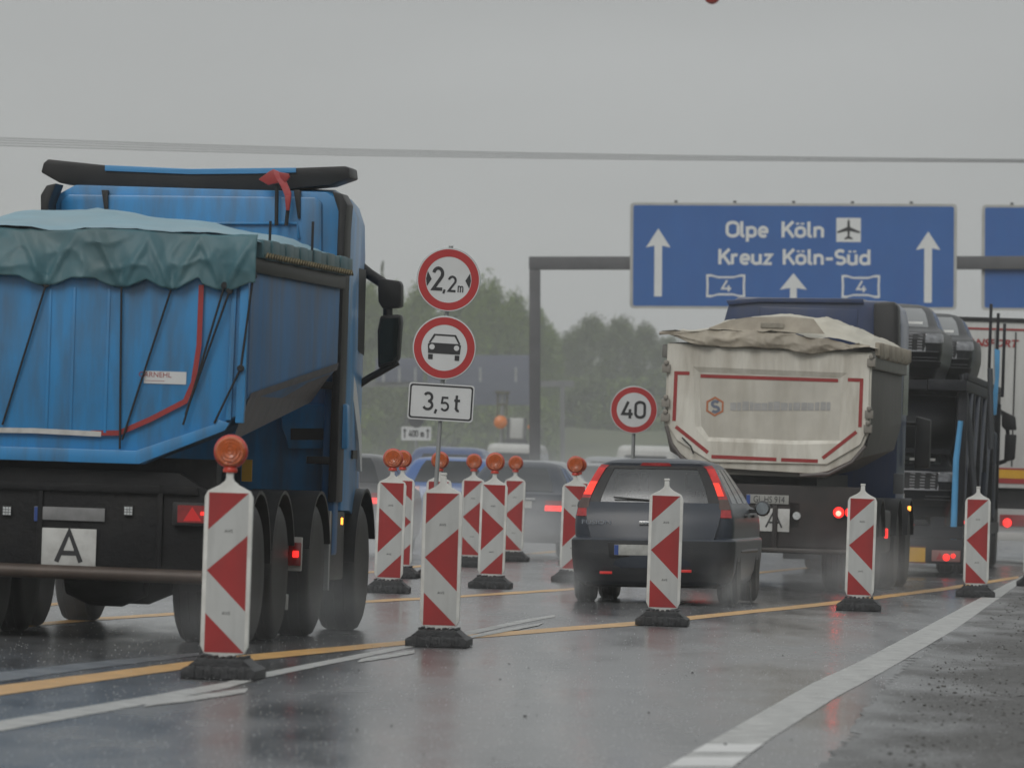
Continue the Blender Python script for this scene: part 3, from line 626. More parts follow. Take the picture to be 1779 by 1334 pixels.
# ------------------------------------------------------------------ shared vehicle pieces
def wheel(parent, x, y, r, w, side=1, dual=False, name='wheel'):
    """side=+1: hub faces +x."""
    m = MB()
    for off in ((0, -w - .06) if dual else (0,)):
        c = (x + side * off, y, r)
        m.lathe([(r * .60, 0), (r * .86, -.005), (r * .97, .02), (r, .05), (r, w - .05), (r * .97, w - .02), (r * .86, w + .005), (r * .60, w)], (x + side * (off - w) if side > 0 else x - side * 0 + (w + .06 if (dual and off) else 0), y, r), (1, 0, 0), 36)
        xx = (x + side * (off - w)) if side > 0 else (x + (w + .06 if off else 0))
        for a in (-.28, 0, .28):
            m.lathe([(r - .002, w * (.5 + a) - .008), (r + .006, w * (.5 + a)), (r - .002, w * (.5 + a) + .008)], (xx, y, r), (1, 0, 0), 36)
    o = m.build(name, rubber, parent, smooth=40)
    h = MB().lathe([(r * .64, -.006), (r * .61, -.012), (r * .59, -.10), (r * .50, -.15), (r * .32, -.15), (r * .24, -.05), (0, -.03)], (x, y, r), (side, 0, 0), 28)
    for a in range(10):
        h.lathe([(.016, -.15), (.014, -.11), (0, -.105)], (x, y + r * .40 * math.cos(a * .628), r + r * .40 * math.sin(a * .628)), (side, 0, 0), 6)
    h.build('rim', rim_m, o, smooth=40)
    return o
def mudguard(parent, x0, x1, y, r, zc, a0=10, a1=170, name='mudguard', material=None):
    A = []; n = 20
    for i in range(n + 1):
        a = R(a0 + (a1 - a0) * i / n); A.append((math.cos(a), math.sin(a)))
    m = MB(); m.prism([(y + r * c, zc + r * s) for c, s in A] + [(y + (r - .025) * c, zc + (r - .025) * s) for c, s in reversed(A)], x0, x1, 'x')
    return m.build(name, material or black, parent, smooth=50)
def strip_px(fr, pts, th, y, m, mi=0, depth=.004):
    """A tape of px thickness th along pixel points on the plane local y."""
    q = [fr.at_y(a, b, y) for a, b in pts]; k = th * (y + fr.loc.y) / F
    ribbon(m, [(p.x, p.z) for p in q], k, y - depth, mi)

# ------------------------------------------------------------------ blue tipper in the left of the picture
BT = Frame(438, 420, 57.2, 1.25, 6.8)
bt = thing('tipper_truck', 'blue four-axle tipper lorry with teal tarpaulin over its load', 'tipper truck', BT.loc, -BT.h)
def T(pts, y=0.0): return BT.xz(pts, y)
def mirror_poly(half, ext=0.0):  # right half from the top down; closed about x=0
    return half + [(-a - (ext if a < .9 else 0), b) for a, b in reversed(half)]
# skip: lofted body
top = T([(438, 452)])[0][1]
sec0 = [(1.25, top), (1.25, 1.83), (1.10, T([(398, 742)])[0][1]), (.50, T([(243, 806)])[0][1])]
sec1 = [(1.24, top), (1.24, 2.12), (1.02, 1.86), (.50, 1.62)]
skip = MB()
rings = []
for yv, f in ((.06, 0), (1.5, .30), (3.2, .66), (4.75, 1)):
    h = [(a[0] + (b[0] - a[0]) * f, a[1] + (b[1] - a[1]) * f) for a, b in zip(sec0, sec1)]
    rings.append([(x, yv, z) for x, z in mirror_poly(h, .3)])
skip.loop_faces(rings)
sk = skip.build('tipper_body', blue_dull, bt, bevel=.015)
for s in (-1, 1):
    m = MB()
    m.add([(s * 1.253, .12, 1.80), (s * 1.253, 4.70, 2.115), (s * 1.262, 4.60, 2.38), (s * 1.262, .12, 2.07)] if 0 else
          [(s * 1.262, .12, 1.86), (s * 1.262, 4.66, 2.16), (s * 1.05, 4.66, 1.84), (s * 1.13, .12, 1.50)], [(0, 1, 2, 3)])
    m.add([(s * 1.262, .12, 1.86), (s * 1.262, 4.66, 2.16), (s * 1.250, 4.66, 2.10), (s * 1.235, .12, 1.80)], [(0, 1, 2, 3)])
    m.build('skirt_plate', scraped, sk)
    m = MB().box(min(s * 1.25, s * 1.285), max(s * 1.25, s * 1.285), .0, 4.75, top - .09, top + .02).build('side_rail', black, sk, bevel=.01)
# tailgate: stepped panel, frame posts, tape, ropes, sticker
tail = MB(); P0 = mirror_poly([(1.235, top), (1.235, 1.72), (1.06, sec0[2][1] + .02), (.50, sec0[3][1])], .3)
tail.prism(P0, .0, .058)
tg = tail.build('tailgate', blue_paint, bt, bevel=.012)
inner = T([(352, 440), (352, 598), (338, 668), (325, 698), (207, 752), (145, 757)], -.02)
pin = mirror_poly([(a, b) for a, b in inner], .3); MB().prism(pin, -.03, -.001).build('raised_panel', blue_paint, tg, bevel=.02)
low = T([(400, 735), (392, 748), (243, 806), (145, 803)]); lowi = T([(378, 728), (372, 738), (238, 783), (145, 780)])
m = MB(); m.prism(low + [(-a - (.3 if a < .6 else 0), b) for a, b in reversed(low[:-1])] + [(-a - (.3 if a < .6 else 0), b) for a, b in lowi[:-1]] + list(reversed(lowi)), -.045, -.002); m.build('lower_beam', blue_paint, tg, bevel=.006)
m = MB()
for px in (430,):
    a, b = T([(px, 430), (px - 12, 735)]); m.prism([(a[0] - .035, a[1]), (a[0] + .03, a[1]), (b[0] + .03, b[1]), (b[0] - .035, b[1])], -.05, -.002)
for px in (412,):
    a, b = T([(px, 430), (px - 14, 730)]); m.prism([(a[0] - .022, a[1]), (a[0] + .018, a[1]), (b[0] + .018, b[1]), (b[0] - .022, b[1])], -.03, -.002)
m.build('corner_post', blue_paint, tg, bevel=.008)
for px in (88, 130, -60, 190):
    m = MB()
    a, b = T([(px, 500), (px - 8, 752)], -.032); m.prism([(a[0] - .012, a[1]), (a[0] + .012, a[1]), (b[0] + .012, b[1]), (b[0] - .012, b[1])], -.040, -.028)
    m.build('stiffening_rib', blue_paint, tg, bevel=.006)
m = MB(); strip_px(BT, [(350, 495), (346, 600), (336, 665), (322, 697), (262, 728), (207, 752), (158, 752)], 9, -.032, m, 0, .006); m.build('red_tape', red_tape, tg, recalc=False)
m = MB(); strip_px(BT, [(176, 754), (60, 748), (-60, 746)], 9, -.034, m, 0, .008); m.build('white_tape', plate_white, tg, recalc=False)
a, b = T([(287, 656)], -.03)[0]
st = MB().box(a - .158, a + .158, -.037, -.032, b - .046, b + .046).build('sticker', sign_white, tg)
small_print('lettering', 'CARNEHL', .055, red_tape, st, (a - .075, -.0385, b + .018)); small_print('lettering', '______', .06, red_tape, st, (a - .075, -.0385, b - .002), sx=.8)
for i, (p0, p1) in enumerate((((80, 494), (4, 738)), ((211, 492), (208, 780)), ((300, 494), (212, 764)), ((390, 496), (318, 738)), ((399, 505), (322, 720)), ((440, 480), (418, 640)), ((418, 640), (372, 735)), ((-60, 490), (-120, 740)))):
    q = [BT.at_y(*p0, -.075), BT.at_y(*p1, -.055)]
    MB().tube(q, .0085, 7).build('rope', rope_m, tg, smooth=60)
    MB().lathe([(.02, -.01), (.028, 0), (.02, .01)], q[0], (0, 1, 0), 10).build('hook', rope_m, tg)
# tarpaulin: rear flap with folds, and the domed top
xs = [i / 60 for i in range(61)]
hooks = [T([(x, 495)], -.06)[0][0] for x in (390, 300, 211, 80, -60, -130)]
def sag(x):
    dd = min(abs(x - h) for h in hooks); return min(1, dd / .19)
def flapz(x): return 2.590 + .075 * sag(x) ** 1.3 + (.03 if .62 < x < .9 else 0) * sag(x)
z_rim = T([(300, 404)])[0][1]
rows = []
NR = 26
for j in range(NR + 1):
    v = j / NR; row = []
    for i in range(171):
        x = -1.30 + 2.60 * i / 170
        zb = flapz(x); zt = z_rim + .012 * math.sin(x * 5)
        dd = min(hooks, key=lambda h: abs(h - x)) - x; ad = abs(dd)
        ridge = sum(.040 * max(0, 1 - abs(dd - q * (1 - v) * .42) / (.045 + .03 * (1 - v))) for q in (-.55, .5)) * (1 - v) ** .3 * v ** .4
        fold = .012 * math.sin(x * 17 + v * 2) * v + ridge - .045 * max(0, 1 - ad / .06) * v ** 3 + .018 * math.sin(x * 6 - v * 3 + 1) + .03 * sag(x) * v ** 2
        row.append((x, -.035 - .055 * math.sin(v * 1.9) - fold - .016 * crease(x, 0, v * .5) * min(1, v * 4), zt + (zb - zt) * v + .006 * crease(x, 3, v * .4)))
    rows.append(row)
tp = MB().loop_faces(rows, closed=False).build('tarpaulin', tarp_teal, bt, smooth=50)
sol = tp.modifiers.new('thickness', 'SOLIDIFY'); sol.thickness = .006
rows = []
for j in range(20):
    v = j / 19; y = -.03 + v * 4.85; row = []
    for i in range(41):
        u = i / 40; x = -1.31 + 2.62 * u
        dome = (.16 * math.exp(-((v - .42) / .22) ** 2) * (0.55 + .6 * math.exp(-((x + .55) / .75) ** 2)) + .05 * math.sin(v * 3.1)) * (1 - abs(x / 1.31) ** 3)
        row.append((x, y, z_rim + .012 * math.sin(x * 5) * (1 - v) + dome + .01 * math.sin(9 * x + 7 * v) - .06 * max(0, abs(x) - 1.2) / .11 + .012 * crease(x, y * .7, 5)))
    rows.append(row)
MB().loop_faces(rows, closed=False).build('tarpaulin_top', tarp_top, tp, smooth=70)
# gathered side roll with its chain
for s in (-1, 1):
    m = MB(); n = 13
    for i in range(n):
        y0 = .08 + i * 4.75 / n; k = .012 * (i % 2)
        m.box(min(s * 1.24, s * (1.325 + k)), max(s * 1.24, s * (1.325 + k)), y0, y0 + 4.75 / n - .004, top + .02 - k * .5, z_rim - .03 + k * .4)
    m.build('tarpaulin_roll', tarp_teal, tp, bevel=.012)
    ch = [(s * 1.345, .1 + i * 4.6 / 70, top + .035 + (.022 if i % 2 else -.012)) for i in range(71)]
    MB().tube(ch, .008, 5).build('chain', mat('rusty_brass_chain', (.22, .17, .08), .5, .5, var=.3), tp)
for px, y in ((469, .7), (543, 2.6)):
    q = BT.at_y(px, 410, y); MB().tube([(q.x, y, q.z - .2), (q.x, y, q.z + .11)], .011, 6).build('tarpaulin_stake', rope_m, bt)
# chassis and tail end
m = MB(); m.box(-.42, -.30, .2, 7.2, .72, 1.0); m.box(.30, .42, .2, 7.2, .72, 1.0); m.box(-.45, .45, .3, 5.0, 1.0, 1.30)
for y in (1.2, 2.8, 4.4): m.box(-.42, .42, y, y + .15, .74, .98)
m.tube([(0, .7, .62), (0, 5.8, .70)], .06, 10)
ch = m.build('chassis', chassis_m, bt)
zt_, zb_ = T([(200, 818)], .12)[0][1], T([(200, 986)], .12)[0][1]
m = MB().prism([(-1.15, zb_), (1.0, zb_), (1.0, zt_ - .15), (.75, zt_), (-.9, zt_), (-1.15, zt_ - .1)], .10, .22)
m.box(.60, .64, .06, .10, zb_, zt_ - .1); m.box(-.30, -.26, .07, .10, zb_, zt_ - .1); m.box(-.9, .9, .06, .10, zt_ - .16, zt_ - .10)
rp = m.build('rear_panel', chassis_m, bt, bevel=.01)
MB().box(-1.2, 1.0, .28, .50, zb_ + .3, 1.36).build('gap_fill_beam', chassis_m, bt)  # dark beam added to block the bright gap under the tailgate
m = MB(); q0 = BT.at_y(-130, 990, .02); q1 = BT.at_y(352, 1003, .02); m.tube([(-1.15, .02, q1.z + .01), (q1.x, .02, q1.z)], .052, 12)
m.build('bumper_bar', mat('rusty_bumper', (.085, .062, .05), .5, .2, var=.3, dirt=(.03, .025, .02, .6)), bt, smooth=50)
def rect_px(x0, x1, y0, y1, yl, dep, name, material, parent, bevel=0.0):
    a, b = T([(x0, y0), (x1, y1)], yl); return MB().box(min(a[0], b[0]), max(a[0], b[0]), yl - dep, yl, min(a[1], b[1]), max(a[1], b[1])).build(name, material, parent, bevel=bevel)
pl = rect_px(60, 182, 879, 906, .09, .012, 'number_plate', plate_grey, bt, .003); rect_px(60, 67, 880, 905, .0775, .002, 'euro_strip', euro_blue, pl)
pa = rect_px(71, 166, 916, 987, .09, .01, 'letter_plate', plate_white, bt, .004)
m = MB(); a, b = T([(95, 975)], .079)[0]; road_text(m, 'A', a, b, .235, width=.19, y=.0775, t=.15); m.build('lettering', sign_black, pa, recalc=False)
for x in (12, 223):
    h = rect_px(x - 8, x + 8, 878, 896, .09, .02, 'reversing_lamp', black, bt, .003)
    m = MB(); a, b = T([(x, 887)], .065)[0]
    for i in range(3):
        for j in range(3): m.box(a - .030 + i * .021, a - .030 + i * .021 + .017, .064, .069, b - .030 + j * .021, b - .030 + j * .021 + .017)
    m.build('lamp_lens', clear_lens, h)
tl = rect_px(303, 372, 872, 914, .10, .08, 'tail_lamp', black, bt, .006)
rect_px(309, 366, 877, 909, .018, .006, 'lamp_lens', red_lens, tl)
a = [T([p], .010)[0] for p in ((318, 905), (350, 905), (334, 880))]; MB().poly(a, .009).build('triangle_reflector', mat('glowing_triangle_red', (.55, .02, .02), .3, emis=.05, ecol=(1, .03, .02)), tl, recalc=False)  # slight glow given to the triangle, though a reflector is no lamp
rect_px(349, 354, 889, 895, .008, .01, 'lit_bulb', red_lit, tl)
m = MB().box(-1.16, -.80, .02, .10, T([(100, 914)], .1)[0][1], T([(100, 874)], .1)[0][1]).build('tail_lamp', red_lens, bt, bevel=.01)
for s in (-1, 1):
    fl = MB().box(min(s * .78, s * 1.24), max(s * .78, s * 1.24), .14, .16, .38, .98).build('mudflap', rubber, bt, bevel=.004)
    small_print('lettering', 'CARNEHL', .105, plate_white, fl, (s * 1.0, .137, T([(340, 970)], .13)[0][1])); 
    small_print('lettering', 'FAHRZEUGBAU', .05, plate_white, fl, (s * 1.0, .137, T([(340, 983)], .13)[0][1]))
# axles and wheels
for y, dual in ((.78, True), (2.0, True), (3.95, False), (6.55, False)):
    rr = .52
    m = MB().tube([(-.95, y, rr), (.95, y, rr)], .075, 10)
    if dual: m.lathe([(0, -.34), (.16, -.30), (.24, -.12), (.24, .12), (.16, .30), (0, .34)], (.12, y, rr - .04), (1, 0, 0), 20)
    m.build('axle', chassis_m, bt, smooth=40)
    for s in (-1, 1):
        wheel(bt, s * 1.23, y, rr, .24 if dual else .31, s, dual)
        if y < 6: mudguard(bt, min(s * .72, s * 1.262), max(s * .72, s * 1.262), y, .60, rr + .02, 18 if y > 1 else 5, 165)
    if y == .78: pass
m = MB(); m.lathe([(0, -.05), (.30, 0), (.30, 1.1), (0, 1.15)], (-.95, 4.9, .75), (0, 1, 0), 20); m.build('fuel_tank', steel, bt, smooth=40)
m = MB().box(.70, 1.20, 4.75, 5.75, .42, .98).build('battery_box', black, bt, bevel=.03)
m = MB(); m.box(1.18, 1.24, 4.6, 4.68, .35, .98); m.build('side_bracket', galv, bt)
# side marker lamps
def lampbox(parent, loc, size, material, name='marker_lamp'):
    x, y, z = loc; a, b, c = size; return MB().box(x - a, x + a, y - b, y + b, z - c, z + c).build(name, material, parent, bevel=min(size) * .4)
q = BT.at_y(508, 962, 2.65); hs = lampbox(bt, (q.x, 2.68, q.z), (.07, .02, .13), plate_white, 'lamp_bracket'); lampbox(hs, (q.x + .02, 2.64, q.z), (.05, .02, .09), red_lens, 'lamp_lens'); lampbox(hs, (q.x + .03, 2.615, q.z), (.022, .012, .025), red_lit, 'lit_bulb')
q = BT.at_y(594, 905, 5.0); lampbox(bt, (q.x, 5.0, q.z), (.008, .012, .028), amber_lit)
q = BT.at_y(487, 1045, 2.4); lampbox(bt, (q.x, 2.4, q.z), (.06, .01, .06), plate_white, 'reflector')
q = BT.at_y(427, 816, 3.0); MB().box(q.x - .03, q.x + .05, 2.99, 3.0, q.z - .09, q.z + .08).build('warning_tag', yellow_m, bt)
# cab
CY = 5.30
def C(pts, y=CY): return BT.xz(pts, y)
back = C([(604, 352), (598, 337), (560, 328), (340, 326), (120, 324), (96, 330), (78, 348)])
xr, xl = back[0][0], back[-1][0]; zcab = C([(340, 328)])[0][1]
rings = []
xh = 1.225
for y, zt, hwx, zlow in ((CY, zcab - .0, xh, .98), (CY + .5, zcab + .04, xh, .98), (CY + 1.3, zcab + .0, xh - .05, .90), (CY + 1.75, zcab - .25, xh - .10, .55), (CY + 1.95, zcab - .9, xh - .17, .45), (CY + 2.05, 1.9, xh - .22, .40)):
    rings.append([(-hwx, y, zlow), (hwx, y, zlow), (hwx, y, 2.2), (hwx - .01, y, zt - .22), (hwx - .06, y, zt - .08), (hwx - .2, y, zt), (-hwx + .2, y, zt), (-hwx + .06, y, zt - .08), (-hwx + .01, y, zt - .22), (-hwx, y, 2.2)])
cb = MB().loop_faces(rings).build('cab', blue_paint, bt, bevel=.02)
m = MB()
pn = C([(560, 352), (548, 343), (120, 338), (106, 350), (106, 520), (560, 520)]); m.prism(pn, CY - .03, CY - .002)
m.build('rear_wall_panel', blue_paint, cb, bevel=.02)
for x0, x1, y0 in ((115, 155, 376), (300, 520, 388)):
    a, b = C([(x0, y0), (x1, y0)], CY - .05); MB().tube([(a[0], CY - .05, a[1] - .12), (a[0] + .02, CY - .05, a[1]), (b[0] - .02, CY - .05, b[1]), (b[0], CY - .05, b[1] - .12)], .014, 7).build('grab_rail', blue_paint, cb, smooth=60)
for s in (-1, 1):
    m = MB()
    m.prism([(s * 1.235, zcab - .30), (s * 1.245, zcab - .10), (s * 1.20, zcab - .02), (s * 1.12, zcab + .0), (s * 1.14, zcab - .06), (s * 1.175, zcab - .16), (s * 1.165, 1.05), (s * 1.235, 1.05)], CY - .34, CY + .02)
    m.build('side_deflector', black, cb, bevel=.012)
# roof deflector: black wing with a pale blue top edge
wing = C([(72, 300), (76, 284), (84, 277), (180, 287), (330, 294), (515, 292), (600, 289), (607, 292), (609, 309), (572, 322), (520, 327), (480, 333), (340, 332), (180, 328), (104, 318)], CY + .1)
wg = MB().prism(wing, CY + .08, CY + .55).build('roof_deflector', black, cb, bevel=.012)
tp_ = C([(182, 287), (330, 293.5), (514, 291.5), (514, 300), (440, 302), (330, 303), (182, 297)], CY + .06)
MB().prism(tp_, CY + .06, CY + .56).build('deflector_edge', mat('light_blue_edge', (.07, .27, .52), .35, coat=.4), wg, bevel=.004)
for px in (182, 516):
    a, b = C([(px - 6, 330), (px, 380)], CY - .06); MB().prism([(a[0] - .0, a[1]), (a[0] + .055, a[1]), (b[0] + .025, b[1]), (b[0] + .005, b[1])], CY - .06, CY + .02).build('deflector_strut', black, wg, bevel=.006)
# lower cab side and step panel behind the wheel
a = C([(488, 702), (604, 702), (604, 780), (500, 780), (497, 760), (490, 745)], CY - .1)
fp = MB().prism(a, CY - .12, CY + .02).build('lower_panel', blue_paint, cb, bevel=.02)
a = C([(505, 744), (566, 744), (566, 764), (505, 764)], CY - .12); MB().prism(a, CY - .126, CY - .10).build('intake_slot', black, fp)
m = MB(); m.box(1.10, 1.21, CY - .28, CY - .02, .62, 3.0); m.build('rear_column', mat('rear_column_blue', (.018, .11, .28), .4, dirt=(.05, .06, .07, .6), streak=True), cb, bevel=.03)
for z in (1.35, 1.95): MB().box(.98, 1.20, CY - .33, CY - .27, z, z + .06).build('hinge', black, cb, bevel=.01)
# door graphic, window, handle, wheel arch on the right side
def SX(pts, x=1.229): return [(BT.at_x(a, b, x).y, BT.at_x(a, b, x).z) for a, b in pts]
for s in (-1, 1):
    x0, x1 = (1.195, 1.222) if s > 0 else (-1.222, -1.195)
    MB().prism([(CY + .12, 2.12), (CY + .14, 2.28), (CY + .7, 2.0), (CY + 1.1, 1.62), (CY + 1.2, 1.3), (CY + 1.12, 1.3), (CY + .95, 1.55), (CY + .6, 1.85)], x0, x1, 'x').build('white_stripe', sign_white, cb)
    MB().prism([(CY + .75, 2.3), (CY + .75, 2.95), (CY + 1.2, 2.95), (CY + 1.25, 2.25)], x0, x1 - (.02 if s > 0 else 0), 'x').build('side_window', black, cb)
    MB().box(min(x0, x1) - .005, max(x0, x1) + .02 * s if s > 0 else max(x0, x1), CY + .5, CY + .75, 1.40, 1.47).build('door_handle', black, cb)
    mudguard(bt, min(s * .85, s * 1.262), max(s * .85, s * 1.262), 6.55, .62, .54, 20, 178)
    MB().box(min(s * .8, s * 1.10), max(s * .8, s * 1.10), 7.12, 7.3, .38, .85).build('bumper_corner', black, bt, bevel=.05)
# mirrors
MY = 6.75
for s in (-1, 1):
    h1 = C([(656, 486), (664, 484), (693, 488), (697, 494), (697, 532), (692, 535), (664, 536), (657, 524)], MY); h2 = C([(660, 548), (696, 546), (697, 560), (692, 624), (684, 632), (656, 640), (655, 575)], MY)
    if s < 0: h1 = [(-a, b) for a, b in h1]; h2 = [(-a, b) for a, b in h2]
    mm = MB(); mm.prism(h1, MY, MY + .16); hous = mm.build('mirror', black, bt, bevel=.03)
    MB().prism(h2, MY, MY + .16).build('mirror_housing', black, hous, bevel=.03)
    cx = sum(p[0] for p in h2) / len(h2); cz = sum(p[1] for p in h2) / len(h2)
    MB().poly([(cx + (a - cx) * .8, cz + (b - cz) * .86) for a, b in h2], MY - .002).build('mirror_glass', mat('mirror_glass', (.02, .03, .028), .08, .6), hous, recalc=False)
    A = [(a, b) for a, b in C([(618, 458), (640, 476), (664, 492)], MY)]; B = C([(622, 668), (640, 656), (655, 648), (690, 628)], MY); D = C([(672, 530), (672, 552)], MY)
    for L, r in ((A, .045), (B, .03), (D, .04)): MB().tube([(s * a, MY + .06, b) for a, b in L], r, 8).build('mirror_arm', black, hous, smooth=50)
# red ribbon on the snorkel stakes
y = CY - .12
rb = thing('ribbon', 'red and white plastic ribbon tied at the cab roof of the blue tipper', 'ribbon', BT.loc, -BT.h)
for px0, py0, px1, py1 in ((481, 322, 480, 392), (503, 336, 497, 392)):
    a, b = C([(px0, py0), (px1, py1)], y); MB().tube([(a[0], y, a[1]), (b[0], y, b[1])], .016, 7).build('stake', rope_m, bt, smooth=60)
for pts, mi in (([(449, 312), (468, 298), (476, 294), (482, 300), (488, 304), (484, 318), (466, 322)], red_tape), ([(474, 294), (484, 298), (496, 312), (506, 335), (505, 345), (496, 343), (488, 324), (478, 308)], mat('ribbon_red', (.42, .06, .06), .45, dirt=(.5, .4, .4, .7), dscale=5)), ([(484, 299), (502, 302), (504, 308), (496, 318), (488, 310)], red_tape), ([(495, 340), (506, 340), (503, 366), (497, 366)], red_tape)):
    q = C(pts, y - .04); MB().prism(q, y - .05 - .01 * rnd.random(), y - .02).build('ribbon_strip', mi, rb, bevel=.006)
# ------------------------------------------------------------------ cars: horizontal outlines stacked from sill to roof
NRE, NCO, NSI, NFR = 12, 5, 18, 10
I_RR = NRE; I_SR = I_RR + NCO; I_FR = I_SR + NSI; I_F = I_FR + NCO; I_FL = I_F + NFR; I_SL = I_FL + NCO; I_RL = I_SL + NSI; NRING = I_RL + NCO
def car_ring(z, w, yr, yf, r, br=.10, bf=.16):
    """Closed outline: rear edge left to right, right side forward, front edge, left side back."""
    p = []
    def rear(x): return yr + br * (abs(x) / w) ** 2
    def front(x): return yf - bf * (abs(x) / w) ** 2
    for i in range(NRE): x = -(w - r) + 2 * (w - r) * i / NRE; p.append((x, rear(x), z))
    ry = rear(w - r); fy = front(w - r)
    for i in range(NCO): a = R(-90 + 90 * i / NCO); p.append((w - r + r * math.cos(a), ry + r + r * math.sin(a), z))
    for i in range(NSI): p.append((w, ry + r + (fy - ry - 2 * r) * i / NSI, z))
    for i in range(NCO): a = R(90 * i / NCO); p.append((w - r + r * math.cos(a), fy - r + r * math.sin(a), z))
    for i in range(NFR): x = (w - r) - 2 * (w - r) * i / NFR; p.append((x, front(x), z))
    for i in range(NCO): a = R(90 + 90 * i / NCO); p.append((-(w - r) + r * math.cos(a), fy - r + r * math.sin(a), z))
    for i in range(NSI): p.append((-w, fy - r - (fy - ry - 2 * r) * i / NSI, z))
    for i in range(NCO): a = R(180 + 90 * i / NCO); p.append((-(w - r) + r * math.cos(a), ry + r + r * math.sin(a), z))
    return [Vector(q) for q in p]
class Car:
    def __init__(s, keys, br=.10, bf=.16, dz=.04):
        s.rows = []; s.z = []
        for a, b in zip(keys, keys[1:]):
            n = max(1, round((b[0] - a[0]) / dz))
            for i in range(n):
                t = i / n; k = [a[j] + (b[j] - a[j]) * t for j in range(5)]; s.rows.append(car_ring(*k, br=br, bf=bf)); s.z.append(k[0])
        s.rows.append(car_ring(*keys[-1], br=br, bf=bf)); s.z.append(keys[-1][0])
        s.holes = set()
    def row(s, z): return min(range(len(s.z)), key=lambda i: abs(s.z[i] - z))
    def nrm(s, r, c):
        n = NRING; a = s.rows[r][(c + 1) % n] - s.rows[r][c - 1]; b = s.rows[min(r + 1, len(s.rows) - 1)][c] - s.rows[max(r - 1, 0)][c]
        v = a.cross(b); return v.normalized() if v.length > 1e-6 else Vector((0, 0, 1))
    def patch(s, name, material, parent, z0, z1, c0, c1, off=.006, hole=False, skirt=.02, inset=0.0):
        r0, r1 = (z0, z1) if isinstance(z0, int) and isinstance(z1, int) else (s.row(z0), s.row(z1))
        cs = [c % NRING for c in range(c0, c1 + 1)]; g = [[s.rows[r][c] + s.nrm(r, c) * off for c in cs] for r in range(r0, r1 + 1)]
        m = MB().loop_faces(g, closed=False)
        if skirt:
            bd = g[0] + [q[-1] for q in g[1:]] + list(reversed(g[-1][:-1])) + [q[0] for q in reversed(g[1:-1])]
            idx = [(r0, c) for c in cs] + [(r, cs[-1]) for r in range(r0 + 1, r1 + 1)] + [(r1, c) for c in reversed(cs[:-1])] + [(r, cs[0]) for r in range(r1 - 1, r0, -1)]
            inn = [p - s.nrm(*i) * skirt for p, i in zip(bd, idx)]; m.loop_faces([bd, inn], cap=False)
        if hole:
            for r in range(r0, r1):
                for c in cs[:-1]: s.holes.add((r, c))
        return m.build(name, material, parent, smooth=40)
    def body(s, name, material, parent):
        m = MB(); n = NRING; vs = [p for r in s.rows for p in r]; fs = []
        for r in range(len(s.rows) - 1):
            for c in range(n):
                if (r, c) in s.holes: continue
                fs.append((r * n + c, r * n + (c + 1) % n, (r + 1) * n + (c + 1) % n, (r + 1) * n + c))
        fs += [tuple(range(n)), tuple(range((len(s.rows) - 1) * n, len(s.rows) * n))]
        m.add(vs, fs); return m.build(name, material, parent, smooth=32)
RC0, RC1 = 0, NRE
def car_wheels(root, ys, xw, r, w=.2):
    for y in ys:
        for s in (-1, 1):
            wheel(root, s * xw, y, r, w, s)
            MB().lathe([(r + .05, 0), (r + .07, .012), (r + .02, .02), (0, .02)], (s * (xw - .06), y, r + .02), (s, 0, 0), 30).build('wheel_arch', black, root, smooth=40)
# --- dark grey hatchback
d = 80.4
FU = Frame(1134, 950, d, 0, 6.3)
fu = thing('hatchback_car', 'dark grey hatchback with tall lit tail lamps behind a lampless beacon', 'car', FU.loc, -FU.h)
fu.rotation_euler = (0, R(-1.0), -FU.h)
keys = [(.19, .74, .16, 3.92, .28), (.24, .80, .08, 3.98, .25), (.34, .835, .03, 4.02, .22), (.50, .85, .0, 4.02, .20), (.655, .855, .0, 4.0, .20), (.675, .848, .015, 4.0, .20), (.69, .825, .085, 4.0, .16),
        (.80, .83, .09, 3.98, .15), (.90, .825, .105, 3.90, .14), (.98, .81, .13, 3.70, .13), (1.02, .795, .145, 3.0, .12), (1.05, .785, .16, 2.85, .11), (1.12, .755, .185, 2.70, .10), (1.22, .705, .235, 2.48, .09), (1.32, .655, .29, 2.22, .09), (1.40, .612, .34, 1.98, .09),
        (1.432, .588, .345, 1.86, .10), (1.458, .555, .335, 1.75, .14), (1.482, .49, .38, 1.62, .18), (1.498, .39, .48, 1.45, .2), (1.51, .24, .68, 1.25, .2)]
c = Car(keys, br=.07, bf=.2)
c.patch('rear_window', glass_car, fu, 1.06, 1.40, 1, NRE - 1, off=-.004, hole=True, skirt=0)
MB().loop_faces([[c.rows[r][k] + c.nrm(r, k) * .003 for k in range(0, NRE + 1)] for r in (c.row(1.05), c.row(1.06))], closed=False).build('window_trim', black, fu)
for k0, k1 in ((0, 1), (NRE - 1, NRE)): c.patch('window_surround', black, fu, 1.05, 1.41, k0, k1, off=.003)
c.patch('window_surround', black, fu, c.row(1.40), c.row(1.40) + 1, 0, NRE, off=.003)
c.patch('windscreen', glass_car, fu, 1.06, 1.40, I_F, I_FL, off=.0, hole=True, skirt=0)
for a, b in ((I_SR + 1, I_SR + 6), (I_SR + 7, I_SR + 12), (I_SR + 13, I_FR - 1)): c.patch('side_window', glass_dark, fu, 1.05, 1.40, a, b, off=.004, skirt=.006)
for a, b in ((I_SL + 1, I_SL + 5), (I_SL + 6, I_SL + 11), (I_SL + 12, I_RL - 1)): c.patch('side_window', glass_dark, fu, 1.05, 1.40, a, b, off=.004, skirt=.006)
bumper_m = mat('textured_bumper', (.024, .026, .030), .5, var=.2, dirt=(.06, .058, .055, .5), bump=.15, bs=80)
c.patch('rear_bumper', bumper_m, fu, .24, .66, I_RL + 1 - NRING, I_RR + NCO - 1, off=.008)
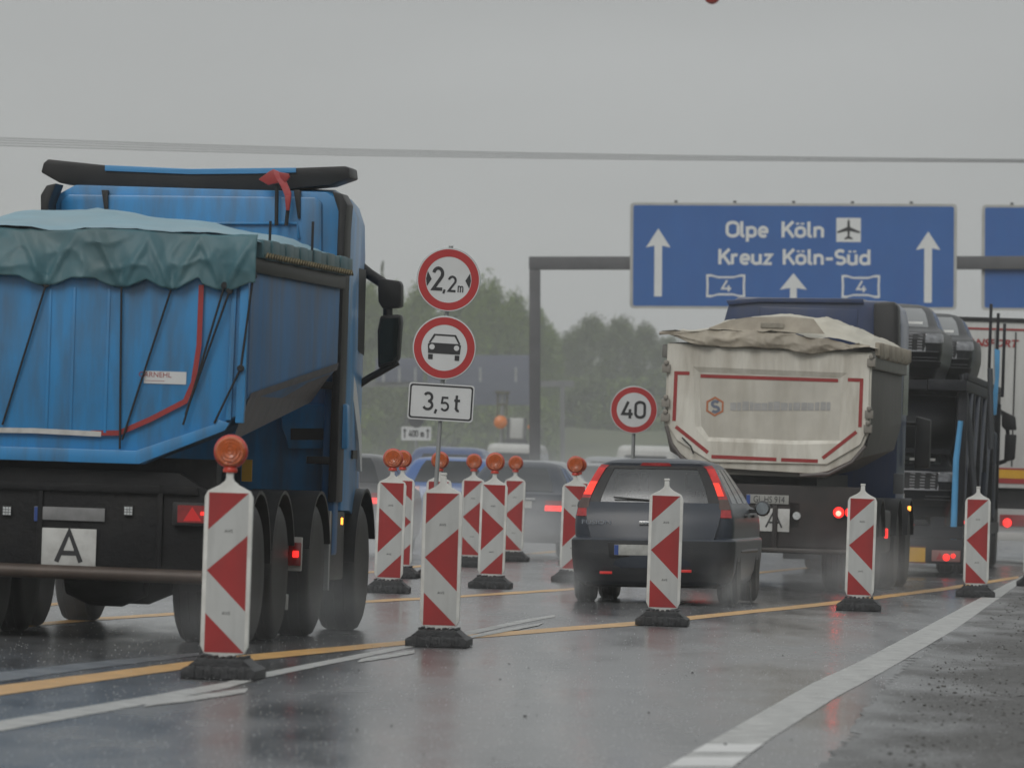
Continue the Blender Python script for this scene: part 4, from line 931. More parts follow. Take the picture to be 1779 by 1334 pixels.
lit_mid = mat('glowing_tail_lens', (.5, .02, .018), .2, var=.3, vs=14, emis=.07, ecol=(1, .03, .02))
for a, b, sd in ((I_RR, I_RR + 3, 1), (I_RL + 2, I_RL + 5, -1)):
    tl = c.patch('tail_lamp', mat('deep_red_lens', (.30, .010, .012), .15, var=.3, vs=20, coat=.5, emis=.03, ecol=(1, .02, .02)), fu, .88, 1.43, a, b, off=.014)
    c.patch('brake_lens', red_lit if 0 else mat('bright_tail_lens', (.7, .03, .02), .2, var=.35, vs=22, emis=.75, ecol=(1, .06, .03)), tl, 1.12, 1.26, a, b - 1 if sd > 0 else b, off=.017, skirt=.004)
    c.patch('indicator_lens', mat('smoked_lens', (.10, .06, .05), .2, var=.3), tl, 1.0, 1.09, a, b, off=.017, skirt=.004)
    c.patch('upper_lens', lit_mid, tl, 1.27, 1.40, a, b, off=.016, skirt=.004)
c.patch('third_brake_lamp', MATS['deep_red_lens'], fu, c.row(1.44), c.row(1.44) + 1, 4, 8, off=.010)
bd = c.body('body', car_grey, fu)
ty = lambda z: -.004 + c.rows[c.row(z)][6].y
hat = []
rows_ = []
for z, hw_, y in ((.37, .38, -.012), (.40, .46, -.016), (.50, .55, -.014), (.62, .615, -.006), (.70, .645, .014), (.80, .675, .040), (.90, .695, .066), (.99, .700, .112), (1.052, .685, .153)):
    rows_.append([(hw_ * u, y + .055 * u * u, z) for u in [-1 + i / 8 for i in range(17)]])
tm_ = MB().loop_faces(rows_, closed=False)
rim_ = rows_[0] + [r[-1] for r in rows_[1:]] + rows_[-1][-2::-1] + [r[0] for r in rows_[-2:0:-1]]
tm_.loop_faces([rim_, [(x, y + .06, z) for x, y, z in rim_]], cap=False)
tm_.build('tailgate', car_grey, fu, smooth=40)
q = FU.xz([(1062, 944), (1140, 944), (1140, 965), (1062, 965)], .08)
MB().prism([(q[0][0] - .02, q[0][1] + .02), (.27, q[0][1] + .02), (.25, q[2][1] - .02), (q[0][0], q[2][1] - .02)], -.004, .03).build('plate_recess', black, fu, bevel=.004)
x0, x1 = q[0][0] + .05, .26
np_ = MB().box(x0, x1, -.016, -.006, q[2][1] + .0, q[0][1]).build('number_plate', mat('blurred_plate', (.34, .34, .32), .5, var=.25, vs=14), fu, bevel=.003)
MB().box(x0 + .002, x0 + .045, .0165 - .036, -.0165, q[2][1] + .004, q[0][1] - .004).build('euro_strip', euro_blue, np_)
a = FU.at_y(1039, 905, .09); small_print('lettering', 'FUSION', .062, chrome, bd, (a.x, .058, a.z), sx=1.45)
a = FU.at_y(1118, 908, .07); MB().box(a.x - .03, a.x + .16, .015, .05, a.z - .012, a.z + .02).build('tailgate_handle', chrome, fu, bevel=.008)
for px in (1053, 1191):
    a = FU.at_y(px, 993, -.02); MB().box(a.x - .065, a.x + .065, .0, .025, a.z - .014, a.z + .014).build('rear_reflector', red_glow, fu, bevel=.006)
for s in (-1, 1):
    m = MB().lathe([(.0, 0), (.07, .01), (.085, .05), (.07, .09), (0, .12)], (s * .95, 2.45, 1.0), (0, 1, 0), 14); mo = m.build('door_mirror', black, fu, smooth=50)
    MB().box(min(s * .80, s * .93), max(s * .80, s * .93), 2.48, 2.54, .95, .99).build('mirror_stalk', black, mo); MB().disc(s * .95, 1.0, .066, 2.447, 16).build('mirror_glass', mat('mirror_silver', (.5, .55, .58), .08, .9), mo, recalc=False)
    for yy_, zz in ((1.75, .90), (2.75, .90)): MB().box(min(s * .825, s * .85), max(s * .825, s * .85), yy_ - .09, yy_ + .09, zz, zz + .03).build('door_handle', black, fu, bevel=.008)
    MB().tube([(s * .835, .95, .55), (s * .852, 3.0, .55)], .022, 6).build('side_moulding', black, fu, smooth=50)
MB().tube([(.0, .155, 1.07), (-.05, .16, 1.075), (-.42, .16, 1.10)], .010, 6).build('rear_wiper', black, fu, smooth=50)
for x in (-.36, .36):
    for y in (1.15, 2.05):
        m = MB().box(x - .23, x + .23, y, y + .12, .45, 1.12).box(x - .12, x + .12, y + .01, y + .10, 1.17, 1.36).box(x - .02, x + .02, y + .04, y + .06, 1.10, 1.18); m.build('seat', wood, fu, bevel=.04)
car_wheels(fu, (.72, 3.21), .845, .315, .20)
MB().box(-.7, .7, .25, 3.7, .17, .30).build('underbody', chassis_m, fu)
# --- simple road cars seen far off, each with its own outline
def road_car(name, label, frame, keys, paint, rear_w, side_w, lamps, cat='car', plate=.78, lit=True, pw=.26, roof_rail=False, wr=.31, wx=.80, wys=(.8, 3.4), tint=None, group=None, br=.08):
    o = thing(name, label, cat, frame.loc, -frame.h, group); c = Car(keys, br=br)
    c.patch('rear_window', tint or glass_dark, o, rear_w[0], rear_w[1], 1, NRE - 1, off=.006)
    for a, b in ((I_SR + 1, I_SR + 8), (I_SR + 9, I_FR - 1), (I_SL + 1, I_SL + 8), (I_SL + 9, I_RL - 1)): c.patch('side_window', glass_dark, o, side_w[0], side_w[1], a, b, off=.005)
    c.patch('windscreen', glass_dark, o, side_w[0], side_w[1], I_F, I_FL, off=.005)
    for a, b in ((I_RR - 2, I_RR + 3), (I_RL + 2, I_RL + 5 + 2)):
        t_ = c.patch('tail_lamp', red_lens, o, lamps[0], lamps[1], a, b, off=.012)
        if lit: c.patch('brake_lens', red_lit, t_, lamps[0] + .02, (lamps[0] + lamps[1]) / 2, a, b, off=.015, skirt=.004)
    c.patch('rear_bumper', black, o, keys[0][0] + .03, keys[0][0] + .18, I_RL + 1, NRING + I_RR + NCO - 1, off=.01)
    c.body('body', paint, o); yb = c.rows[c.row(plate)][6].y
    MB().box(-pw, pw, yb - .02, yb - .004, plate - .055, plate + .055).build('number_plate', plate_white, o)
    MB().box(-pw - .05, pw + .05, yb - .03, yb - .004, plate + .075, plate + .10).build('tailgate_strip', chrome, o)
    car_wheels(o, wys, wx, wr, .2)
    return o
saloon = [(.22, .80, .12, 4.5, .3), (.32, .86, .02, 4.6, .25), (.55, .885, .0, 4.62, .22), (.75, .89, .03, 4.58, .2), (.90, .875, .08, 4.45, .18), (.96, .85, .12, 4.2, .16), (1.0, .80, .25, 3.2, .14), (1.10, .74, .45, 2.95, .12), (1.25, .65, .72, 2.55, .11), (1.36, .58, .95, 2.25, .12), (1.41, .52, 1.1, 2.1, .14), (1.44, .40, 1.3, 1.95, .18), (1.452, .25, 1.5, 1.8, .18)]
hatch = [(.22, .80, .10, 4.0, .3), (.32, .86, .02, 4.1, .25), (.55, .88, .0, 4.12, .22), (.80, .88, .03, 4.05, .18), (.95, .86, .07, 3.8, .16), (1.02, .83, .10, 3.0, .14), (1.15, .76, .20, 2.75, .12), (1.32, .67, .34, 2.35, .11), (1.42, .60, .44, 2.05, .12), (1.46, .53, .55, 1.9, .16), (1.482, .40, .75, 1.75, .2), (1.49, .25, .95, 1.6, .2)]
mpv = [(.22, .82, .10, 4.3, .3), (.32, .88, .02, 4.4, .25), (.60, .90, .0, 4.42, .22), (.90, .90, .03, 4.3, .18), (1.05, .87, .06, 3.9, .16), (1.12, .85, .08, 3.2, .14), (1.30, .79, .16, 2.9, .12), (1.52, .71, .26, 2.45, .12), (1.62, .66, .34, 2.2, .13), (1.68, .58, .46, 2.0, .17), (1.70, .42, .7, 1.8, .2)]
van = [(.25, .90, .05, 5.0, .2), (.40, .96, .0, 5.1, .14), (.90, .98, .0, 5.1, .12), (1.10, .97, .01, 5.0, .12), (1.25, .95, .02, 4.4, .12), (1.60, .91, .05, 4.05, .12), (1.95, .87, .08, 3.7, .14), (2.06, .82, .14, 3.5, .2), (2.10, .70, .3, 3.3, .25)]
Fm = lambda px, dd, h=5.5: Frame(px, 900, dd, 0, h)
road_car('saloon_car', 'dark grey saloon with lit tail lamp and wet pale roof behind the lamp beacons', Fm(893, 118), saloon, car_grey, (1.0, 1.36), (1.0, 1.35), (.70, .86), plate=.80)
road_car('hatchback_car', 'blue hatchback half hidden behind the 2,2 m sign pole and its beacon', Fm(775, 128, 4.5), hatch, car_blue, (1.05, 1.40), (1.05, 1.38), (.75, 1.0), lit=False, plate=.70)
road_car('minivan', 'darker blue people carrier just ahead of the blue hatchback', Fm(772, 150, 4.5), mpv, mat('dusky_blue_paint', (.03, .06, .16), .3, coat=.4), (1.15, 1.55), (1.15, 1.55), (.85, 1.1), lit=False, cat='van')
road_car('hatchback_car', 'dark car with lit tail lamp emerging beside the mirror of the blue tipper', Fm(588, 114, 4.5), hatch, mat('charcoal_paint', (.05, .052, .056), .3, coat=.4), (1.05, 1.40), (1.05, 1.38), (.72, .92), plate=.6)
road_car('estate_car', 'silver car with wet roof just beyond the dark saloon', Fm(925, 150, 5.5), hatch, car_silver, (1.05, 1.40), (1.05, 1.38), (.75, 1.0), lit=False)
road_car('hatchback_car', 'grey car in haze left of the 40 sign pole', Fm(1012, 170, 5.5), hatch, car_silver, (1.05, 1.40), (1.05, 1.38), (.75, 1.0), lit=False)
road_car('hatchback_car', 'pale hazy car between the dark hatchback roof and the gantry post', Fm(1052, 215, 5.5), mpv, car_silver, (1.15, 1.55), (1.15, 1.55), (.85, 1.1), lit=False)
road_car('delivery_van', 'white van roof showing behind the 40 sign pole', Fm(1118, 235, 5.5), van, white_paint, (1.25, 1.8), (1.25, 1.8), (.9, 1.2), lit=False, cat='van', wr=.34, wx=.9)
road_car('delivery_van', 'white work van in haze below the orange lamp of the sign trailer', Fm(887, 262, 5.0), [(z, w_ * 1.0, a, b, r) for z, w_, a, b, r in van], white_paint, (1.25, 1.8), (1.25, 1.8), (.9, 1.2), lit=False, cat='van', wr=.34, wx=.9)
# --- sign trailer with raised mast, orange lamps and white cabinet
d = 285.0; k = d / F; c0 = P(893, 780, d)
st = thing('sign_trailer', 'hazy roadworks trailer with raised mast, orange lamp and white cabinet', 'trailer', (c0.x, d, 0))
Z = lambda y: HC + (808 - y) * k
X = lambda x: (x - 893) * k
MB().box(-.9, .9, -1.2, 1.5, .45, .75).build('trailer_bed', galv, st); MB().tube([(X(870), 0, .7), (X(870), 0, Z(684))], .07, 8).build('mast', galv, st)
for s in (-1, 1): wheel(st, s * .95, .2, .33, .2, s)
MB().box(X(879), X(913), -.25, .25, Z(763), Z(727)).build('cabinet', white_paint, st, bevel=.05)
MB().box(X(879), X(884), -.3, -.26, Z(772), Z(727)).box(X(908), X(913), -.3, -.26, Z(772), Z(727)).box(X(876), X(916), -.2, .2, .75, Z(763) - .003).build('cabinet_stand', gantry_m, st)
m = MB(); m.box(X(857), X(883), -.2, .2, Z(686), Z(681)); m.box(X(860), X(864), -.06, .06, Z(725), Z(686) - .003); m.box(X(876), X(880), -.06, .06, Z(725), Z(686) - .003); m.box(X(862), X(878), -.09, -.065, Z(706), Z(702)); m.build('mast_head', mat('khaki_steel', (.12, .115, .08), .6), st)
for px, py, r in ((868, 735, 11.5), (920, 742, 4.5)):
    MB().lathe([(0, .10), (r * k * .6, .08), (r * k, .02), (r * k, -.05), (0, -.06)], (X(px), -.32, Z(py)), (0, -1, 0), 24).build('orange_lamp', mat('orange_warning_lens', (.62, .17, .02), .3, emis=.03, ecol=(1, .28, .03)), st, smooth=45)
# ------------------------------------------------------------------ cream tipper
WT = Frame(1516, 640, 93.0, 1.25, 7.0)
wt = thing('tipper_truck', 'dirty cream tipper lorry with beige tarpaulin and red outline tape on its tailgate', 'tipper truck', WT.loc, -WT.h)
def U(pts, y=0.0): return WT.xz(pts, y)
outl = U([(1160, 596), (1516, 613), (1514, 660), (1512, 745), (1500, 775), (1478, 800), (1440, 818), (1415, 823), (1236, 812), (1205, 806), (1180, 786), (1164, 762), (1155, 738)])
tgm = MB().prism(outl, -.02, .05)
wtg = tgm.build('tailgate', cream, wt, bevel=.012)
# raised border with a sunk centre panel
so = U([(1204, 637), (1472, 648), (1470, 770), (1380, 772), (1228, 766), (1208, 742)], -.06); si = U([(1216, 648), (1458, 658), (1456, 764), (1380, 764), (1232, 758), (1220, 740)], -.03)
n = len(so)
outer = U([(1163, 600), (1512, 616), (1508, 740), (1494, 772), (1436, 806), (1236, 802), (1176, 764), (1160, 738)], -.06)
m = MB()
m.add([(a, -.052, b) for a, b in so] + [(a, -.022, b) for a, b in si], [(i, (i + 1) % n, n + (i + 1) % n, n + i) for i in range(n)])
m.build('panel_bevel', cream, wtg, recalc=False)
def quad_border(pts_o, pts_i, name):
    m = MB(); m.prism(pts_o, -.074, -.021); return m
bands = [[(1163, 600), (1512, 616), (1510, 650), (1472, 648), (1204, 637), (1162, 634)], [(1162, 634), (1204, 637), (1208, 742), (1160, 738)], [(1472, 648), (1510, 650), (1508, 740), (1470, 770)],
         [(1160, 738), (1208, 742), (1228, 766), (1380, 772), (1470, 770), (1508, 740), (1494, 772), (1436, 806), (1236, 802), (1176, 764)]]
m = MB()
for b in bands: m.prism(U(b, -.06), -.053, -.021)
m.build('raised_border', cream, wtg)
m = MB(); cp = U([(1214, 646), (1460, 657), (1458, 765), (1380, 766), (1230, 760), (1217, 741)], -.03); m.prism(cp, -.0265, -.021); m.build('centre_panel', mat('faded_cream_panel', (.52, .495, .435), .5, var=.12, dirt=(.28, .25, .19, .65), streak=True, dscale=.8), wtg)
m = MB()
for pts in ([(1198, 648.5), (1174.5, 648), (1171, 731)], [(1473, 659.5), (1497, 660.5), (1494, 742)], [(1174, 741), (1230, 786)], [(1488, 750), (1429, 796)], [(1236, 793), (1349, 798)], [(1357, 798.5), (1421, 801)]):
    strip_px(WT, pts, 6.2, -.053, m, 0, .004)
strip_px(WT, [(1217, 653), (1456, 661)], 6, -.028, m, 0, .004)
m.build('red_tape', red_tape, wtg, recalc=False)
hx = U([(1242, 706)], -.03)[0]; r = 17.5 * 93 / F
hexa = [(hx[0] + r * math.cos(R(30 + 60 * i)), hx[1] + r * 1.0 * math.sin(R(30 + 60 * i))) for i in range(6)]; hexi = [(hx[0] + (a - hx[0]) * .78, hx[1] + (b - hx[1]) * .78) for a, b in hexa]
lg = MB().add([(a, -.031, b) for a, b in hexa + hexi], [(i, (i + 1) % 6, 6 + (i + 1) % 6, 6 + i) for i in range(6)]).build('hexagon_emblem', mat('faded_orange', (.42, .15, .07), .5, var=.2), wtg, recalc=False)
m = MB(); road_text(m, 'S', hx[0] - .05, hx[1] - .075, .15, width=.10, y=-.0315, t=.22); m.build('lettering', mat('faded_blue_print', (.13, .15, .20), .5, var=.3), lg, recalc=False)
m = MB()
x = 1269
while x < 1440:
    w_ = rnd.uniform(5, 12); a, b = U([(x, 697 + rnd.uniform(0, 3)), (x + w_, 713)], -.03); m.poly([(a[0], a[1]), (b[0], a[1]), (b[0], b[1]), (a[0], b[1])], -.031); x += w_ + rnd.uniform(1, 3)
m.build('faded_print', mat('worn_grey_print', (.36, .355, .345), .5, var=.25, vs=5), wtg, recalc=False)
for pts in ([(1157, 740), (1166, 770), (1184, 795), (1212, 810)], [(1513, 745), (1504, 775), (1480, 803), (1440, 823), (1390, 826)]):
    MB().tube([WT.at_y(a, b, -.06) for a, b in pts], .022, 8).build('hydraulic_hose', mat('grimy_hose', (.12, .105, .10), .5), wtg, smooth=60)
for px, py in ((1157, 700), (1156, 725), (1510, 720), (1508, 745), (1514, 630), (1158, 640)):
    q = WT.at_y(px, py, -.04); m = MB(); m.box(q.x - .05, q.x + .05, -.10, .0, q.z - .05, q.z + .05)
    m.lathe([(.03, -.13), (.03, .02)], (q.x, 0, q.z + .07), (0, 1, 0), 8)
    m.build('hinge', mat('grimy_hinge', (.25, .23, .2), .5, .2, var=.3), wtg, bevel=.01)
m = MB(); m.tube([WT.at_y(1185, 760, -.08), WT.at_y(1200, 775, -.10), WT.at_y(1205, 788, -.08)], .01, 6); m.build('grab_handle', rope_m, wtg)
topz = U([(1350, 604)])[0][1]
s0 = [(1.22, topz + .02), (1.24, 1.95), (1.16, 1.62), (.72, 1.36)]
m = MB().loop_faces([[(x, y, z + dz) for x, z in mirror_poly(s0)] for y, dz in ((.05, 0), (5.2, .12))]); wb = m.build('tipper_body', cream_side, wt, bevel=.01)
q = U([(1520, 600), (1578, 630)], .3)
MB().box(1.20, 1.29, .0, 5.2, topz - .22, topz + .0).build('side_rail', mat('grimy_rail', (.17, .165, .15), .5, var=.2, dirt=(.09, .085, .08, .6)), wb, bevel=.02)
MB().box(-1.29, -1.20, .0, 5.2, topz - .16, topz + .0).build('side_rail', mat('grimy_rail', (.1, .1, .1)), wb, bevel=.02)
# tarpaulin: sagging rear valance, humped top, gathered right edge
rows = []
N = 140
def vtop(u): return U([(1146 + (1512 - 1146) * u, 577 + 26 * u - 13 * math.sin(u * 3.1416) ** 1.0 * (1 if .1 < u < .9 else .8))], -.08)[0]
def vbot(u):
    e = [(0, 583), (.25, 602), (.5, 605), (.72, 614), (1.0, 604)]
    for (a, ya), (b, yb) in zip(e, e[1:]):
        if a <= u <= b: t_ = (u - a) / (b - a); t_ = t_ * t_ * (3 - 2 * t_); return U([(1147 + (1512 - 1147) * u, ya + (yb - ya) * t_)], -.08)[0]
for j in range(15):
    v = j / 14; row = []
    for i in range(N + 1):
        u = i / N; a = vtop(u); b = vbot(u)
        row.append((a[0] + (b[0] - a[0]) * v, -.08 - .02 * crease(u * 2.5, 0, v * .5) - .05 * math.sin(v * 2.2) - .018 * math.sin(u * 26 + v * 3) * v - .014 * math.sin(u * 57 + 2), a[1] + (b[1] - a[1]) * v + .008 * math.sin(u * 33) + .012 * crease(u * 2.5, 1, v * .4)))
    rows.append(row)
wtp = MB().loop_faces(rows, closed=False).build('tarpaulin', tarp_beige, wt, smooth=70); wtp.modifiers.new('thickness', 'SOLIDIFY').thickness = .008
ridge = [(1146, 577), (1222, 572), (1262, 556), (1300, 549), (1368, 547.5), (1420, 552), (1470, 566), (1512, 585), (1552, 606)]
def rz(px):
    for (a, ya), (b, yb) in zip(ridge, ridge[1:]):
        if a <= px <= b: t_ = (px - a) / (b - a); t_ = t_ * t_ * (3 - 2 * t_); return ya + (yb - ya) * t_
    return ridge[-1][1]
RY = 1.3
rows = []
for j in range(49):
    v = j / 48; row = []
    y = -.10 + 5.35 * v
    for i in range(N + 1):
        u = i / N; e = vtop(u)[1]; x = -1.31 + 2.62 * u
        pk = WT.at_y(1146 + (1540 - 1146) * u, rz(1146 + (1540 - 1146) * u), RY).z
        k = min(1, max(0, y + .1) / (RY + .1)); k = k * k * (3 - 2 * k); f = 1 - .35 * max(0, (v - .3) / .7) ** 2
        crs = .018 * crease(x, y * .8, 2) + .014 * math.sin(x * 9 + 5 * v) * (1 - v) + .02 * math.sin(x * 4 - 9 * v) * math.sin(k * 3.14)
        row.append((x, y, e + (max(pk, e - .02) - e) * k * f + crs))
    rows.append(row)
MB().loop_faces(rows, closed=False).build('tarpaulin_top', tarp_cream, wtp, smooth=70)
qq = [WT.at_y(a, b, -.09) for a, b in ((1230, 570), (1268, 556), (1300, 551), (1368, 549.5), (1412, 554), (1432, 580), (1390, 578), (1330, 582), (1252, 578))]
fz = MB()
fc = [Vector((p.x, -.02 + .42 * max(0, (p.z - topz - .25)) , p.z)) for p in qq]; fz.add(fc, [tuple(range(len(fc)))]); 
fr_ = fz.build('tarpaulin_end_fold', tarp_beige, wtp, recalc=False); fr_.modifiers.new('thickness', 'SOLIDIFY').thickness = .01
a, b = U([(1322, 561), (1362, 570)], .0); lbl = MB().box(a[0], b[0], -.035, -.02, b[1], a[1]).build('faded_label', mat('faded_label', (.27, .245, .2), .5, var=.3, vs=12), wtp)
m = MB()
for i in range(40):
    y = .0 + i * 5.1 / 40; m.box(1.27 + .02 * (i % 2), 1.33 + .02 * (i % 2), y, y + .11, topz - .06 - .015 * (i % 3), topz + .10)
m.build('tarpaulin_roll', tarp_beige, wtp, bevel=.015)
# chassis, lamps, plates
m = MB(); m.box(-.42, -.30, .1, 8.2, .75, 1.05); m.box(.30, .42, .1, 8.2, .75, 1.05); m.box(-.6, .6, .3, 5.0, 1.05, 1.40); m.build('chassis', chassis_m, wt)
a, b = U([(1310, 832), (1500, 958)], .1)
m = MB(); m.box(-1.12, 1.16, .10, .22, b[1] + .02, a[1] - .06); m.box(-1.10, -1.05, .05, .1, b[1], a[1] - .1); m.box(.10, .16, .05, .1, b[1], a[1] - .3); m.build('rear_panel', mat('rusty_dark_panel', (.017, .013, .012), .55, var=.4, dirt=(.05, .03, .024, .5)), wt, bevel=.01)
a, b = U([(1316, 950), (1472, 963)], .0); m = MB().box(-1.12, b[0] + .02, -.02, .07, b[1], a[1]); m.build('bumper_bar', mat('grey_brown_bumper', (.055, .048, .043), .5, .2, var=.3), wt, bevel=.02)
def wrect(x0, x1, y0, y1, yl, dep, name, material, parent, bevel=0.0):
    a, b = U([(x0, y0), (x1, y1)], yl); return MB().box(min(a[0], b[0]), max(a[0], b[0]), yl - dep, yl, min(a[1], b[1]), max(a[1], b[1])).build(name, material, parent, bevel=bevel)
pn = wrect(1297, 1370, 858, 876, .09, .012, 'number_plate', mat('grey_plate', (.30, .30, .28), .5, var=.12, vs=8), wt, .003); wrect(1297, 1303, 859, 875, .0775, .002, 'euro_strip', euro_blue, pn)
q = WT.at_y(1336, 868, .077); small_print('lettering', 'GL HS 914', .115, sign_black, pn, (q.x, .0765, q.z), sx=.74)
pa = wrect(1314, 1371, 882, 924, .09, .01, 'letter_plate', plate_white, wt, .004)
q = WT.at_y(1343, 916, .08); m = MB(); road_text(m, 'A', q.x - .10, q.z - .0, .215, width=.20, y=.0785, t=.10); m.build('lettering', sign_black, pa, recalc=False)
q = WT.at_y(1384, 896, .08); MB().lathe([(0, .02), (.045, .016), (.05, 0)], (q.x, .09, q.z), (0, -1, 0), 18).build('round_reflector', clear_lens, wt, smooth=40)
for px, r_, mm in ((1457, .066, red_lit), (1477, .06, red_lit), (1497, .06, red_lens)):
    q = WT.at_y(px, 890, .06); h = MB().lathe([(r_ + .012, 0), (r_ + .012, -.07), (0, -.07)], (q.x, .06, q.z), (0, -1, 0), 22).build('tail_lamp', black, wt, smooth=40)
    MB().lathe([(r_, 0), (r_ * .8, .018), (0, .025)], (q.x, .058, q.z), (0, -1, 0), 22).build('lamp_lens', mm, h, smooth=40)
    if mm is red_lit: MB().lathe([(r_ * .5, 0), (r_ * .3, .008), (0, .01)], (q.x, .036, q.z - .012), (0, -1, 0), 16).build('glowing_bulb', hot_core, h, smooth=40)
for px in (1230, 1212):
    q = WT.at_y(px, 885, .06); MB().lathe([(.066, 0), (.05, .018), (0, .025)], (q.x, .10, q.z), (0, -1, 0), 22).build('tail_lamp', red_lit, wt, smooth=40)
q = WT.at_y(1562, 840, 4.2); MB().box(q.x - .07, q.x + .06, 4.15, 4.25, q.z - .13, q.z + .13).build('grey_mirror_box', mat('grey_mirror_paint', (.14, .15, .16), .5), wt, bevel=.02)  # plain grey box standing in for a mirror
q = WT.at_x(1540, 925, 1.26); MB().box(1.24, 1.275, q.y - .06, q.y + .06, q.z - .07, q.z + .05).build('marker_lamp', red_lit, wt, bevel=.01)
q = WT.at_x(1580, 883, 1.26); MB().box(1.24, 1.275, q.y - .05, q.y + .05, q.z - .03, q.z + .03).build('marker_lamp', amber_lit, wt, bevel=.01)
for y, dual in ((.85, True), (2.25, True), (5.2, False), (7.2, False)):
    MB().tube([(-.95, y, .51), (.95, y, .51)], .08, 10).build('axle', chassis_m, wt)
    for s in (-1, 1):
        wheel(wt, s * 1.22, y, .51, .24 if dual else .31, s, dual); mudguard(wt, min(s * .72, s * 1.26), max(s * .72, s * 1.26), y, .59, .54, 12, 168)
MB().box(-1.2, -.7, 3.1, 4.4, .45, .98).build('fuel_tank', steel, wt, bevel=.06); MB().box(.7, 1.2, 3.1, 4.5, .45, .98).build('battery_box', black, wt, bevel=.05)
# navy cab
CY2 = 6.1
def K(pts, y=CY2): return WT.xz(pts, y)
kz = K([(1400, 519)])[0][1]
kl = K([(1258, 560)])[0][0]; kr = K([(1566, 560)])[0][0]; kc = (kl + kr) / 2; kh = (kr - kl) / 2
rings = []
for y, zt, hx_, zl in ((CY2, kz, kh, .95), (CY2 + 1.4, kz + .02, kh, .95), (CY2 + 1.85, kz - .3, kh - .03, .5), (CY2 + 2.1, 1.9, kh - .08, .4)):
    rings.append([(kc - hx_, y, zl), (kc + hx_, y, zl), (kc + hx_, y, zt - .30), (kc + hx_ - .05, y, zt - .10), (kc + hx_ - .18, y, zt), (kc - hx_ + .18, y, zt), (kc - hx_ + .05, y, zt - .10), (kc - hx_, y, zt - .30)])
cb = MB().loop_faces(rings).build('cab', navy, wt, bevel=.03)
a, b = K([(1320, 533), (1490, 541)], CY2 - .02); MB().box(a[0], b[0], CY2 - .02, CY2 - .002, b[1] - .5, a[1]).build('rear_wall_panel', navy, cb, bevel=.015)
MB().prism(K([(1262, 522), (1320, 517), (1500, 519), (1500, 527), (1320, 525), (1266, 530)], CY2), CY2 - .05, CY2 + .9).build('roof_spoiler', navy, cb, bevel=.01)
MB().prism(K([(1521, 527), (1556, 525), (1564, 533), (1565, 700), (1548, 700), (1521, 640)], CY2 - .1), CY2 - .45, CY2 - .03).build('side_deflector', black, cb, bevel=.04)
for s in (-1, 1):
    MB().box(min(kc + s * kh, kc + s * (kh + .004)), max(kc + s * kh, kc + s * (kh + .004)), CY2 + .7, CY2 + 1.6, 2.2, 2.9).build('side_window', glass_dark, cb)
    mr_ = MB().prism([(kc + s * (kh + .10), 1.5), (kc + s * (kh + .30), 1.53), (kc + s * (kh + .30), 2.15), (kc + s * (kh + .10), 2.2)], CY2 + 1.7, CY2 + 1.85).build('mirror', black, cb, bevel=.03)
    MB().tube([(kc + s * (kh - .02), CY2 + 1.75, 2.1), (kc + s * (kh + .2), CY2 + 1.77, 2.1)], .025, 7).build('mirror_arm', black, mr_)

# ------------------------------------------------------------------ car transporter ahead of the cream tipper
CT = Frame(1672, 960, 110.0, 1.27, 5.3)
ct = thing('car_transporter', 'dark loaded car transporter with light blue struts ahead of the cream tipper', 'car transporter', CT.loc, -CT.h)
tm = mat('dark_transporter_steel', (.009, .010, .014), .55, .0, var=.35, dirt=(.03, .03, .034, .5), streak=True, spec=.3)
tmb = mat('dark_blue_transporter_steel', (.010, .018, .042), .45, var=.25, dirt=(.04, .045, .06, .5), streak=True)
m = MB(); m.box(-1.27, 1.27, .0, 17.0, .55, .72); m.box(-1.0, -.8, .2, 17, .72, .85); m.box(.8, 1.0, .2, 17, .72, .85)
for y in range(1, 17): m.box(-1.25, 1.25, y, y + .12, .46, .547)
dk = m.build('lower_deck', tm, ct)
a = CT.at_y(1600, 940, -.02); b = CT.at_y(1672, 978, -.02)
rb_ = MB().box(-1.27, 1.27, -.06, -.003, b.z - .02, a.z + .04).build('rear_beam', tm, ct, bevel=.01)
def crect(x0, x1, y0, y1, yl, dep, name, material, parent, bevel=0.0):
    a = CT.at_y(x0, y0, yl); b = CT.at_y(x1, y1, yl); return MB().box(a.x, b.x, yl - dep, yl, b.z, a.z).build(name, material, parent, bevel=bevel)
crect(1573, 1607, 950, 976, -.065, .01, 'reflector_board', yellow_m, rb_); crect(1571, 1609, 948, 950, -.065, .012, 'board_edge', red_tape, rb_); crect(1571, 1609, 976, 978, -.065, .012, 'board_edge', red_tape, rb_)
lb = crect(1619, 1668, 955, 976, -.065, .03, 'lamp_cluster', mat('lamp_backing', (.25, .12, .11), .5), rb_, .004)
t_ = [CT.at_y(x, y, -.1) for x, y in ((1626, 972), (1640, 972), (1633, 959))]; MB().poly([(p.x, p.z) for p in t_], -.097).build('triangle_reflector', red_tape, lb, recalc=False)
for px, py, rx, rz_ in ((1644, 968, .05, .055), (1656, 965.5, .032, .035), (1458 + 40, 965, .05, .05)):
    p = CT.at_y(px, py, -.1); MB().lathe([(rx, 0), (rx * .8, .015), (0, .02)], (p.x, -.096, p.z), (0, -1, 0), 18).build('lamp_lens', red_lit, lb, smooth=40)
for px, py in ((1579, 913), (1584, 913.5), (1669, 907), (1678, 907)):
    p = CT.at_y(px, py, 1.0); MB().box(p.x - .03, p.x + .03, .97, 1.0, p.z - .022, p.z + .022).build('marker_lamp', red_lit, ct)
